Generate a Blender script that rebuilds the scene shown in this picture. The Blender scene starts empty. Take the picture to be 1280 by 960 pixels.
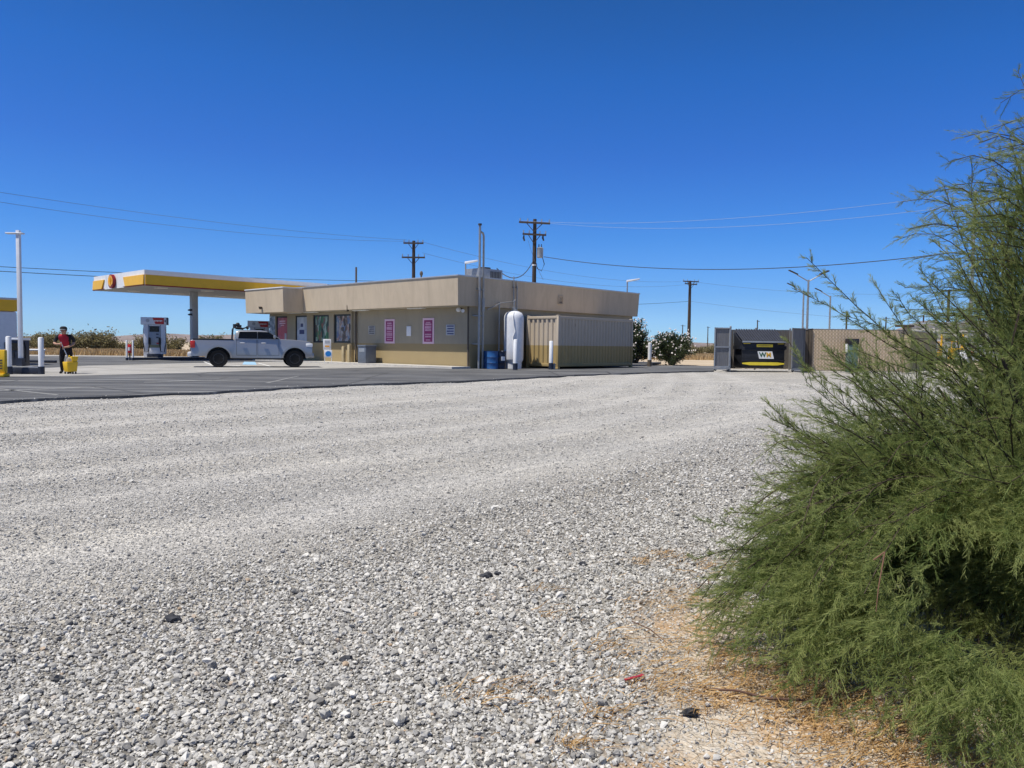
import bpy, bmesh, math, random
import numpy as np
from mathutils import Vector, Matrix, noise

random.seed(7)
RNG = np.random.default_rng(11)
SC = bpy.context.scene
COL = SC.collection
PI = math.pi

# ------------------------------------------------------------------ camera
F = 962.0            # focal length in pixels of a 1280 wide frame
CAM_H = 1.15
PITCH = math.radians(2.83)
ROLL = 0.0115
RCAM = Matrix.Rotation(PI/2 - PITCH, 3, 'X') @ Matrix.Rotation(ROLL, 3, 'Z')
CAM = Vector((0, 0, CAM_H))


def ray(px, py):
    return RCAM @ Vector(((px-640)/F, -(py-480)/F, -1))


def G(px, py, z=0.0):
    """ground point seen at a pixel of the 1280x960 photograph"""
    d = ray(px, py)
    return CAM + d*((z-CAM_H)/d.z)


def P(px, py, Y):
    """point seen at a pixel, at depth Y"""
    d = ray(px, py)
    return CAM + d*(Y/d.y)


cam_data = bpy.data.cameras.new('camera')
cam_data.sensor_width = 36
cam_data.lens = 36*F/1280
cam_data.clip_start = 0.05
cam_data.clip_end = 30000
cam = bpy.data.objects.new('camera', cam_data)
COL.objects.link(cam)
cam.matrix_world = Matrix.Translation(CAM) @ RCAM.to_4x4()
SC.camera = cam

# ------------------------------------------------------------------ object helpers


def tag(o, label=None, cat=None, group=None, kind=None):
    if label: o['label'] = label
    if cat: o['category'] = cat
    if group: o['group'] = group
    if kind: o['kind'] = kind
    return o


def empty(name, loc, rz=0.0):
    o = bpy.data.objects.new(name, None)
    COL.objects.link(o)
    o.location = loc
    o.rotation_euler = (0, 0, rz)
    o.empty_display_size = 0.2
    return o


def children(o):
    return [c for c in COL.objects if c.parent == o]


def copy_tree(o, parent=None):
    c = o.copy()
    COL.objects.link(c)
    if parent: c.parent = parent
    for ch in list(children(o)):
        copy_tree(ch, c)
    return c


class MB:
    """collects simple shapes; build() links them as ONE mesh object"""

    def __init__(self):
        self.v = []; self.f = []; self.mi = []; self.m = 0

    def add(self, vs, fs):
        n = len(self.v)
        self.v += [tuple(p) for p in vs]
        for f in fs:
            self.f.append([i+n for i in f]); self.mi.append(self.m)
        return self

    def box(self, x0, x1, y0, y1, z0, z1):
        return self.add([(x0, y0, z0), (x1, y0, z0), (x1, y1, z0), (x0, y1, z0), (x0, y0, z1), (x1, y0, z1), (x1, y1, z1), (x0, y1, z1)],
                        [(0, 3, 2, 1), (4, 5, 6, 7), (0, 1, 5, 4), (1, 2, 6, 5), (2, 3, 7, 6), (3, 0, 4, 7)])

    def cbox(self, c, s, rz=0.0):
        x, y, z = s[0]/2, s[1]/2, s[2]/2
        n = len(self.v)
        self.box(-x, x, -y, y, -z, z)
        ca, sa = math.cos(rz), math.sin(rz)
        for i in range(n, len(self.v)):
            p = self.v[i]
            self.v[i] = (c[0]+p[0]*ca-p[1]*sa, c[1]+p[0]*sa+p[1]*ca, c[2]+p[2])
        return self

    def prism(self, poly, z0, z1, poly_top=None):
        n = len(poly)
        pt = poly_top or poly
        vs = [(p[0], p[1], z0) for p in poly]+[(p[0], p[1], z1) for p in pt]
        fs = [tuple(range(n-1, -1, -1)), tuple(range(n, 2*n))]
        fs += [(i, (i+1) % n, n+(i+1) % n, n+i) for i in range(n)]
        return self.add(vs, fs)

    def sprism(self, prof, y0, y1):
        """profile in x,z extruded along y"""
        n = len(prof)
        vs = [(p[0], y0, p[1]) for p in prof]+[(p[0], y1, p[1]) for p in prof]
        fs = [tuple(range(n)), tuple(range(2*n-1, n-1, -1))]
        fs += [((i+1) % n, i, n+i, n+(i+1) % n) for i in range(n)]
        return self.add(vs, fs)

    def tube(self, pts, r, seg=8, caps=True):
        pts = [Vector(p) for p in pts]
        rs = r if isinstance(r, (list, tuple)) else [r]*len(pts)
        rings = []
        ref = Vector((0.31, 0.17, 0.94))
        for i, p in enumerate(pts):
            t = (pts[min(i+1, len(pts)-1)]-pts[max(i-1, 0)]).normalized()
            if abs(t.dot(ref)) > 0.97: ref = Vector((1, 0.1, 0))
            a = t.cross(ref).normalized(); b = t.cross(a)
            rings.append([p+(a*math.cos(2*PI*k/seg)+b*math.sin(2*PI*k/seg))*rs[i] for k in range(seg)])
        vs = [q for ring in rings for q in ring]
        fs = []
        for i in range(len(pts)-1):
            for k in range(seg):
                k2 = (k+1) % seg
                fs.append((i*seg+k, i*seg+k2, (i+1)*seg+k2, (i+1)*seg+k))
        if caps:
            fs.append(tuple(range(seg-1, -1, -1)))
            fs.append(tuple(range((len(pts)-1)*seg, len(pts)*seg)))
        return self.add(vs, fs)

    def lathe(self, prof, seg=24, c=(0, 0, 0), axis='z'):
        vs = []; fs = []
        for (r, h) in prof:
            for k in range(seg):
                a = 2*PI*k/seg
                q = (r*math.cos(a), r*math.sin(a), h)
                if axis == 'y': q = (q[0], q[2], q[1])
                if axis == 'x': q = (q[2], q[0], q[1])
                vs.append((q[0]+c[0], q[1]+c[1], q[2]+c[2]))
        for i in range(len(prof)-1):
            for k in range(seg):
                k2 = (k+1) % seg
                fs.append((i*seg+k, i*seg+k2, (i+1)*seg+k2, (i+1)*seg+k))
        fs.append(tuple(range(seg-1, -1, -1)))
        fs.append(tuple(range((len(prof)-1)*seg, len(prof)*seg)))
        return self.add(vs, fs)

    def blob(self, c, r, sub=1, jit=0.0, seed=0):
        bm = bmesh.new()
        bmesh.ops.create_icosphere(bm, subdivisions=sub, radius=1)
        vs = []
        for v in bm.verts:
            k = 1+jit*noise.noise(v.co*1.7+Vector((seed*3.1, seed*1.7, seed)))
            vs.append((c[0]+v.co.x*r[0]*k, c[1]+v.co.y*r[1]*k, c[2]+v.co.z*r[2]*k))
        fs = [[v.index for v in f.verts] for f in bm.faces]
        bm.free()
        return self.add(vs, fs)

    def build(self, name, mat, parent=None, bevel=0.0, smooth=True, angle=35):
        me = bpy.data.meshes.new(name)
        me.from_pydata(self.v, [], self.f)
        mats = mat if isinstance(mat, (list, tuple)) else [mat]
        for m in mats: me.materials.append(m)
        me.polygons.foreach_set('material_index', self.mi)
        bm = bmesh.new(); bm.from_mesh(me)
        bmesh.ops.recalc_face_normals(bm, faces=bm.faces)
        if bevel > 0:
            es = [e for e in bm.edges if e.is_manifold and e.calc_face_angle(0) > 0.5]
            bmesh.ops.bevel(bm, geom=es, offset=bevel, segments=2, profile=0.5, affect='EDGES', clamp_overlap=True)
        bm.to_mesh(me); bm.free()
        me.update()
        if smooth:
            me.polygons.foreach_set('use_smooth', [True]*len(me.polygons))
            me.set_sharp_from_angle(angle=math.radians(angle))
        o = bpy.data.objects.new(name, me)
        COL.objects.link(o)
        if parent: o.parent = parent
        return o


def np_mesh(name, verts, faces, mat, parent=None, attrs=None, smooth=False):
    """verts (n,3), faces (m,k) arrays"""
    me = bpy.data.meshes.new(name)
    nv, (nf, k) = len(verts), faces.shape
    me.vertices.add(nv); me.vertices.foreach_set('co', np.ascontiguousarray(verts, np.float32).ravel())
    me.loops.add(nf*k); me.loops.foreach_set('vertex_index', np.ascontiguousarray(faces, np.int32).ravel())
    me.polygons.add(nf)
    me.polygons.foreach_set('loop_start', np.arange(0, nf*k, k, dtype=np.int32))
    me.update(calc_edges=True)
    for a, vals in (attrs or {}).items():
        at = me.attributes.new(a, 'FLOAT', 'POINT')
        at.data.foreach_set('value', np.ascontiguousarray(vals, np.float32))
    me.materials.append(mat)
    if smooth: me.polygons.foreach_set('use_smooth', [True]*nf)
    me.validate()
    o = bpy.data.objects.new(name, me)
    COL.objects.link(o)
    if parent: o.parent = parent
    return o


# ------------------------------------------------------------------ materials
class NT:
    def __init__(self, name):
        self.m = bpy.data.materials.new(name); self.m.use_nodes = True
        self.t = self.m.node_tree; self.n = self.t.nodes
        self.b = self.n['Principled BSDF']
        self.tc = None

    def node(self, typ, **kw):
        n = self.n.new(typ)
        for k, v in kw.items():
            if k.startswith('_'): setattr(n, k[1:], v)
            else:
                key = int(k[1:]) if k[0] == 'i' and k[1:].isdigit() else k.replace('__', ' ')
                self.put(n.inputs[key], v)
        return n

    def put(self, sock, v):
        if hasattr(v, 'is_output') or isinstance(v, bpy.types.NodeSocket): self.t.links.new(v, sock)
        else: sock.default_value = v

    def obj(self):
        if not self.tc: self.tc = self.n.new('ShaderNodeTexCoord')
        return self.tc.outputs['Object']

    def pos(self):
        return self.n.new('ShaderNodeNewGeometry').outputs['Position']

    def noise(self, scale, vec=None, detail=4, rough=0.55, dist=0.0):
        n = self.n.new('ShaderNodeTexNoise')
        n.inputs['Scale'].default_value = scale; n.inputs['Detail'].default_value = detail
        n.inputs['Roughness'].default_value = rough; n.inputs['Distortion'].default_value = dist
        self.t.links.new(vec or self.obj(), n.inputs['Vector'])
        return n.outputs['Fac']

    def mapv(self, vec, scale=(1, 1, 1), rot=(0, 0, 0), loc=(0, 0, 0)):
        n = self.n.new('ShaderNodeMapping')
        n.inputs['Scale'].default_value = scale; n.inputs['Rotation'].default_value = rot; n.inputs['Location'].default_value = loc
        self.t.links.new(vec, n.inputs['Vector'])
        return n.outputs['Vector']

    def ramp(self, fac, stops, interp='LINEAR'):
        n = self.n.new('ShaderNodeValToRGB')
        n.color_ramp.interpolation = interp
        e = n.color_ramp.elements
        while len(e) < len(stops): e.new(0.5)
        for i, (p, c) in enumerate(stops):
            e[i].position = p
            e[i].color = (*c, 1) if hasattr(c, '__len__') else (c, c, c, 1)
        self.t.links.new(fac, n.inputs['Fac'])
        return n.outputs['Color']

    def mix(self, fac, a, b, mode='MIX'):
        n = self.n.new('ShaderNodeMix'); n.data_type = 'RGBA'; n.blend_type = mode
        self.put(n.inputs[0], fac)
        for s, v in ((n.inputs[6], a), (n.inputs[7], b)):
            if isinstance(v, tuple) and len(v) == 3: v = (*v, 1)
            self.put(s, v)
        return n.outputs[2]

    def math(self, op, a, b=0.0, c=0.0, clamp=False):
        n = self.n.new('ShaderNodeMath'); n.operation = op; n.use_clamp = clamp
        self.put(n.inputs[0], a); self.put(n.inputs[1], b); self.put(n.inputs[2], c)
        return n.outputs[0]

    def bump(self, h, strength=0.3, dist=0.02):
        n = self.n.new('ShaderNodeBump')
        n.inputs['Strength'].default_value = strength; n.inputs['Distance'].default_value = dist
        self.t.links.new(h, n.inputs['Height'])
        self.t.links.new(n.outputs['Normal'], self.b.inputs['Normal'])

    def base(self, c): self.put(self.b.inputs['Base Color'], (*c, 1) if isinstance(c, tuple) and len(c) == 3 else c)

    def set(self, rough=None, metal=None, spec=None, coat=None, trans=None):
        for k, v in (('Roughness', rough), ('Metallic', metal), ('Specular IOR Level', spec), ('Coat Weight', coat), ('Transmission Weight', trans)):
            if v is not None: self.put(self.b.inputs[k], v)
        return self


def simple(name, c, rough=0.6, metal=0.0, var=0.12, scale=3.0, spec=0.4, coat=0.0, grime=0.0, bump=0.0):
    """paint-like surface with slight uneven tint"""
    t = NT(name)
    f = t.noise(scale, detail=6)
    lo = tuple(max(0, x*(1-var)) for x in c); hi = tuple(min(1, x*(1+var)) for x in c)
    col = t.ramp(f, [(0.3, lo), (0.7, hi)])
    if grime:
        g = t.ramp(t.noise(scale*2.3, detail=8, rough=0.7), [(0.5, 0.0), (0.75, grime)])
        col = t.mix(g, col, (0.16, 0.13, 0.10))
    t.base(col); t.set(rough, metal, spec, coat)
    if bump: t.bump(t.noise(scale*30), bump, 0.01)
    return t.m


def stucco(name, top, low=None, zsplit=1.22, streak=0.25):
    t = NT(name)
    pos = t.pos()
    big = t.noise(0.8, t.mapv(pos, (1, 1, 1)), 5)
    col = t.mix(big, tuple(c*0.9 for c in top), tuple(min(1, c*1.1) for c in top))
    st = t.noise(1.0, t.mapv(pos, (2.0, 2.0, 0.45)), 7, 0.72, 0.8)
    col = t.mix(t.math('MULTIPLY', t.ramp(st, [(0.42, 0.0), (0.72, 1.0)]), streak), col, tuple(c*0.62 for c in top))
    if low:
        sep = t.node('ShaderNodeSeparateXYZ', Vector=pos)
        k = t.math('LESS_THAN', sep.outputs['Z'], zsplit)
        lowc = t.mix(t.noise(1.3, pos, 5), tuple(c*0.85 for c in low), tuple(c*1.12 for c in low))
        col = t.mix(k, col, lowc)
    fine = t.noise(45, pos, 3)
    col = t.mix(0.25, col, t.mix(fine, tuple(c*0.6 for c in top), tuple(min(1, c*1.3) for c in top)))
    t.base(col); t.set(0.92, spec=0.2)
    t.bump(fine, 0.35, 0.012)
    return t.m


M = {}
M['white'] = simple('white_paint', (0.80, 0.80, 0.79), 0.45, var=0.04, grime=0.12)
M['white_metal'] = simple('white_metal', (0.74, 0.75, 0.77), 0.4, var=0.05, grime=0.1)
M['grey_metal'] = simple('grey_metal', (0.33, 0.35, 0.37), 0.45, 0.3, var=0.1)
M['galv'] = simple('galvanised_steel', (0.33, 0.33, 0.325), 0.45, 0.55, var=0.15, scale=8)
M['dark_metal'] = simple('dark_metal', (0.045, 0.047, 0.05), 0.5, 0.2, var=0.2)
M['black'] = simple('black_plastic', (0.018, 0.018, 0.02), 0.5, var=0.2)
M['rubber'] = simple('tyre_rubber', (0.009, 0.009, 0.009), 0.85, var=0.25, scale=9)
M['navy'] = simple('navy_paint', (0.022, 0.028, 0.045), 0.5, var=0.2, grime=0.2)
M['yellow'] = simple('signal_yellow', (0.82, 0.45, 0.015), 0.4, var=0.05)
M['bucket_yellow'] = simple('bucket_yellow', (0.85, 0.52, 0.02), 0.4, var=0.07, grime=0.15)
M['red'] = simple('signal_red', (0.55, 0.03, 0.025), 0.4, var=0.08)
M['dark_red'] = simple('dark_red', (0.25, 0.015, 0.02), 0.4, var=0.1)
M['orange'] = simple('roundel_orange', (0.85, 0.40, 0.05), 0.4, var=0.06)
M['blue'] = simple('drum_blue', (0.018, 0.085, 0.24), 0.38, var=0.15, grime=0.25)
M['navy_blue'] = simple('drum_dark_blue', (0.010, 0.016, 0.035), 0.38, var=0.15, grime=0.2)
M['sky_blue'] = simple('print_blue', (0.02, 0.22, 0.62), 0.4, var=0.08)
M['mag'] = simple('magenta_print', (0.30, 0.03, 0.13), 0.5, var=0.1)
M['pink'] = simple('pale_pink_print', (0.80, 0.55, 0.63), 0.5, var=0.06, scale=30)
M['grey_print'] = simple('grey_print', (0.45, 0.46, 0.48), 0.5, var=0.1)
M['ink'] = simple('dark_ink', (0.05, 0.05, 0.07), 0.5, var=0.2)
M['ink_blue'] = simple('blue_ink', (0.05, 0.06, 0.17), 0.5, var=0.2)
M['fascia'] = stucco('fascia_stucco', (0.565, 0.465, 0.34), streak=0.6)
M['wall'] = stucco('wall_stucco', (0.385, 0.335, 0.245), (0.36, 0.265, 0.12), 1.22, 0.35)
M['soffit'] = simple('soffit_paint', (0.42, 0.39, 0.32), 0.85, var=0.06)
M['trim'] = simple('brown_trim', (0.10, 0.08, 0.06), 0.7, var=0.2)
M['cap'] = simple('cap_flashing', (0.46, 0.47, 0.48), 0.4, 0.5, var=0.08)
M['roofing'] = simple('roof_membrane', (0.55, 0.54, 0.52), 0.9, var=0.1)
M['tan'] = simple('tan_post_paint', (0.42, 0.34, 0.20), 0.8, var=0.1)
M['tank'] = simple('tank_white', (0.72, 0.73, 0.75), 0.42, var=0.05, grime=0.2, scale=2)
M['bin_grey'] = simple('bin_bluegrey', (0.115, 0.135, 0.17), 0.5, var=0.1)
M['concrete_slab'] = simple('concrete_kerb', (0.50, 0.475, 0.43), 0.9, var=0.12, scale=4, grime=0.25)
M['white_line'] = simple('line_paint', (0.70, 0.70, 0.68), 0.75, var=0.1, grime=0.4, scale=6)
M['blue_line'] = simple('blue_line_paint', (0.30, 0.50, 0.68), 0.75, var=0.1, grime=0.3, scale=6)
M['skin'] = simple('skin', (0.42, 0.24, 0.16), 0.55, var=0.06)
M['cloth_black'] = simple('black_cloth', (0.014, 0.014, 0.017), 0.9, var=0.2)
M['cloth_red'] = simple('red_cloth', (0.42, 0.02, 0.04), 0.85, var=0.12)
M['hair'] = simple('dark_hair', (0.02, 0.015, 0.012), 0.7)
M['lamp_white'] = simple('lamp_lens', (0.82, 0.82, 0.80), 0.25, var=0.02)


def glass_mat(name, c=(0.02, 0.023, 0.026), rough=0.06):
    t = NT(name)
    t.base(c); t.set(rough, spec=0.3)
    return t.m


M['glass'] = glass_mat('dark_tinted_glass', (0.006, 0.007, 0.008), 0.12)
M['window_glass'] = glass_mat('shop_glass', (0.03, 0.035, 0.04), 0.05)


def paint_silver(name, c):
    t = NT(name)
    t.base(t.mix(t.noise(1.2), tuple(x*0.96 for x in c), tuple(min(1, x*1.04) for x in c)))
    t.set(0.32, 0.35, 0.5, 0.7); t.b.inputs['Coat Roughness'].default_value = 0.06
    return t.m


M['silver'] = paint_silver('silver_car_paint', (0.30, 0.308, 0.322))
M['car_white'] = simple('white_car_paint', (0.78, 0.79, 0.80), 0.3, var=0.02, coat=0.6)


def container_mat():
    t = NT('container_paint')
    pos = t.pos()
    sep = t.node('ShaderNodeSeparateXYZ', Vector=pos)
    k = t.math('LESS_THAN', sep.outputs['Z'], 1.20)
    nn = t.noise(2.0, pos, 6)
    up = t.mix(nn, (0.43, 0.36, 0.275), (0.52, 0.445, 0.35))
    lo = t.mix(nn, (0.33, 0.24, 0.10), (0.42, 0.31, 0.14))
    col = t.mix(k, up, lo)
    rust = t.ramp(t.noise(5, t.mapv(pos, (1, 1, 0.3)), 8, 0.7), [(0.62, 0.0), (0.78, 0.55)])
    t.base(t.mix(rust, col, (0.16, 0.10, 0.05))); t.set(0.6, spec=0.35)
    return t.m


M['container'] = container_mat()


def wood_pole():
    t = NT('weathered_pole_wood')
    f = t.noise(3, t.mapv(t.obj(), (9, 9, 0.5)), 6, 0.65)
    t.base(t.ramp(f, [(0.3, (0.032, 0.024, 0.019)), (0.7, (0.105, 0.08, 0.062))])); t.set(0.9, spec=0.2)
    return t.m


M['pole'] = wood_pole()


def board_grey(name, a, b):
    t = NT(name)
    p = t.obj()
    f = t.noise(4, t.mapv(p, (8, 8, 0.6)), 6, 0.65)
    t.base(t.ramp(f, [(0.3, a), (0.7, b)])); t.set(0.75, spec=0.3)
    return t.m


M['gate_grey'] = board_grey('gate_grey_slats', (0.13, 0.13, 0.135), (0.20, 0.20, 0.205))
M['wall_dark'] = board_grey('enclosure_inner_boards', (0.12, 0.11, 0.095), (0.19, 0.17, 0.15))
M['brown_wood'] = board_grey('brown_post_wood', (0.045, 0.035, 0.025), (0.12, 0.095, 0.07))


def fence_mat():
    t = NT('tan_fence_slats')
    p = t.obj()
    v = t.mapv(p, (1, 1, 1))
    w1 = t.node('ShaderNodeTexWave', Vector=t.mapv(v, (1, 1, 1), (0, PI/4, 0)), Scale=2.5, Distortion=1.0, Detail=2.0)
    w2 = t.node('ShaderNodeTexWave', Vector=t.mapv(v, (1, 1, 1), (0, -PI/4, 0)), Scale=2.5, Distortion=0.4, Detail=1.0)
    k = t.math('MAXIMUM', t.ramp(w1.outputs['Fac'], [(0.72, 0.0), (0.9, 1.0)]), t.ramp(w2.outputs['Fac'], [(0.72, 0.0), (0.9, 1.0)]))
    slat = t.node('ShaderNodeTexWave', Vector=v, Scale=1.9, Distortion=0.2)
    c = t.mix(slat.outputs['Fac'], (0.56, 0.41, 0.26), (0.74, 0.58, 0.40))
    c = t.mix(t.math('MULTIPLY', t.noise(3, p, 6), 0.4), c, (0.30, 0.22, 0.13))
    t.base(t.mix(t.math('MULTIPLY', k, 0.6), c, (0.28, 0.22, 0.15))); t.set(0.7, spec=0.3)
    return t.m


M['fence'] = fence_mat()


def leaf_mat(name, dark, light, attr='tint', transl=0.35, rough=0.6):
    t = NT(name)
    a = t.node('ShaderNodeAttribute', _attribute_name=attr, _attribute_type='GEOMETRY')
    c = t.mix(a.outputs['Fac'], dark, light)
    t.base(c); t.set(rough, spec=0.25)
    tr = t.node('ShaderNodeBsdfTranslucent', Color=c)
    mx = t.node('ShaderNodeMixShader', i0=transl, i1=t.b.outputs[0], i2=tr.outputs[0])
    t.t.links.new(mx.outputs[0], t.n['Material Output'].inputs['Surface'])
    return t.m
# ------------------------------------------------------------------ light and sky
SUN_AZ_BACK = math.radians(60)      # sun stands behind the camera, this far round to its left
SUN_EL = math.radians(65.5)
sun_dir = Vector((-math.sin(SUN_AZ_BACK)*math.cos(SUN_EL), -math.cos(SUN_AZ_BACK)*math.cos(SUN_EL), math.sin(SUN_EL)))
sl = bpy.data.lights.new('sun', 'SUN')
sl.energy = 4.9
sl.angle = math.radians(0.53)
sl.color = (1.0, 0.955, 0.88)
so = bpy.data.objects.new('sun', sl)
COL.objects.link(so)
so.rotation_euler = sun_dir.to_track_quat('Z', 'Y').to_euler()

W = bpy.data.worlds.new('World')
SC.world = W
W.use_nodes = True
wt = W.node_tree
sky = wt.nodes.new('ShaderNodeTexSky')
sky.sky_type = 'NISHITA'
sky.sun_disc = False
sky.sun_elevation = SUN_EL
sky.sun_rotation = math.atan2(sun_dir.x, sun_dir.y) % (2*PI)
sky.altitude = 900
sky.air_density = 1.0
sky.dust_density = 0.25
sky.ozone_density = 3.0
bg = wt.nodes['Background']
# sky tint: deep blue paling to the horizon; unseen zenith greyed to tame ambient light
wtc = wt.nodes.new('ShaderNodeTexCoord'); wsx = wt.nodes.new('ShaderNodeSeparateXYZ')
wt.links.new(wtc.outputs['Generated'], wsx.inputs[0])
wr = wt.nodes.new('ShaderNodeValToRGB')
SKY_STOPS = [(0.0, (0.42, 0.70, 1.10)), (0.035, (0.36, 0.62, 1.05)), (0.065, (0.245, 0.49, 0.885)), (0.136, (0.142, 0.415, 0.82)), (0.23, (0.098, 0.342, 0.775)), (0.32, (0.060, 0.34, 0.75)), (0.42, (0.044, 0.295, 0.61)), (0.72, (0.115, 0.165, 0.235))]
we = wr.color_ramp.elements
while len(we) < len(SKY_STOPS): we.new(0.5)
for e_, (p_, c_) in zip(we, SKY_STOPS):
    e_.position = p_; e_.color = (*c_, 1)
wt.links.new(wsx.outputs['Z'], wr.inputs['Fac'])
wm = wt.nodes.new('ShaderNodeMix'); wm.data_type = 'RGBA'; wm.blend_type = 'MULTIPLY'; wm.inputs[0].default_value = 1.0
wt.links.new(sky.outputs[0], wm.inputs[6]); wt.links.new(wr.outputs['Color'], wm.inputs[7])
wt.links.new(wm.outputs[2], bg.inputs['Color'])
bg.inputs['Strength'].default_value = 0.15
SC.view_settings.view_transform = 'Standard'
SC.view_settings.look = 'None'
SC.view_settings.exposure = 0.18
SC.view_settings.gamma = 1.0
SC.view_settings.use_curve_mapping = False
SC.cycles.max_bounces = 6
SC.cycles.transparent_max_bounces = 8
SC.cycles.use_denoising = True

# ------------------------------------------------------------------ ground sheets
BX, BY = 0.681, 0.732      # the store's long side, and everything laid out with it


def st_coords(x, y):
    s = BX*x+BY*y
    n = BY*x-BX*y
    return s, n+0.012*s*s


BANDS = [(-4.5, 0.55), (-6.2, 0.5), (-7.6, 0.35), (-9.3, 0.7), (-11.6, 0.5), (-13.2, 0.8), (-16.0, 0.6), (-18.6, 0.9), (-22.5, 0.9), (-27.0, 1.2)]


def sstep(a, b, x):
    t = np.clip((x-a)/(b-a), 0, 1)
    return t*t*(3-2*t)


def track_mask(x, y):
    s, t = st_coords(x, y)
    t = t+0.13*np.sin(s*0.31+0.4)+0.035*np.sin(s*1.3+1.0)+0.02*np.sin(s*4.1)
    m = np.zeros_like(t)
    for c, w in BANDS:
        m = np.maximum(m, np.exp(-((t-c)/w)**2))
    # a turning loop by the trash enclosure
    r = np.hypot(x-4.5, y-23.0)
    m = np.maximum(m, 0.9*np.exp(-((r-6.0)/0.7)**2)*(y > 15))
    m = np.maximum(m, 0.8*np.exp(-((r-3.9)/0.5)**2)*(y > 17))
    base = np.maximum(sstep(-2.7, -4.6, t), sstep(6.5, 13.0, y))
    return np.clip(base*(0.58+0.42*m), 0, 1), t


def poly_dist_inside(x, y, poly):
    """signed distance-ish (negative inside) to a polygon, arrays"""
    inside = np.zeros(x.shape, bool)
    d = np.full(x.shape, 1e9)
    n = len(poly)
    for i in range(n):
        (x1, y1), (x2, y2) = poly[i], poly[(i+1) % n]
        c = ((y1 > y) != (y2 > y)) & (x < (x2-x1)*(y-y1)/((y2-y1) if y2 != y1 else 1e-9)+x1)
        inside ^= c
        ex, ey = x2-x1, y2-y1
        u = np.clip(((x-x1)*ex+(y-y1)*ey)/(ex*ex+ey*ey), 0, 1)
        d = np.minimum(d, np.hypot(x-x1-u*ex, y-y1-u*ey))
    return np.where(inside, -d, d)


SAND_POLY = [(G(*p).x, G(*p).y) for p in [(690, 985), (800, 905), (842, 870), (830, 800), (806, 752), (872, 728), (1000, 770), (1180, 820), (1300, 900), (1300, 985)]]


def wob(x, y, f, ph):
    return (np.sin(x*f+ph)+np.sin(y*f*1.3+ph*2.1)+np.sin((x+y)*f*0.7+ph*0.6)+0.6*np.sin((x-y)*f*2.3+ph*3))/3.6


OSX, OSY = G(848, 772).x, G(848, 772).y


def sand_mask(x, y):
    d = poly_dist_inside(x, y, SAND_POLY)+0.10*wob(x, y, 7.0, 0.4)+0.05*wob(x, y, 19.0, 1.4)
    m = sstep(0.22, -0.22, d+0.10*wob(x, y, 31.0, 0.7))
    osp = np.exp(-(((x-OSX)/0.17)**2+((y-OSY)/0.14)**2)**2)
    m = np.maximum(m, osp)
    under = np.exp(-(((x-2.7)/1.5)**2+((y-3.4)/1.45)**2)**2)
    return np.clip(np.maximum(m, under), 0, 1)


def rut_height(x, y):
    m, t = track_mask(x, y)
    s, _ = st_coords(x, y)
    h = -0.012*m
    h += 0.028*np.exp(-((t+3.45+0.05*np.sin(s*2.1))/0.13)**2)
    for c, w in BANDS:
        h += 0.007*np.exp(-((t-c-w*1.25)/0.16)**2)+0.006*np.exp(-((t-c+w*1.2)/0.14)**2)
    h += 0.010*wob(x, y, 2.2, 0.3)+0.005*wob(x, y, 5.7, 1.9)
    return h*np.clip((y-0.2)/0.8, 0, 1)-0.05


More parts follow.
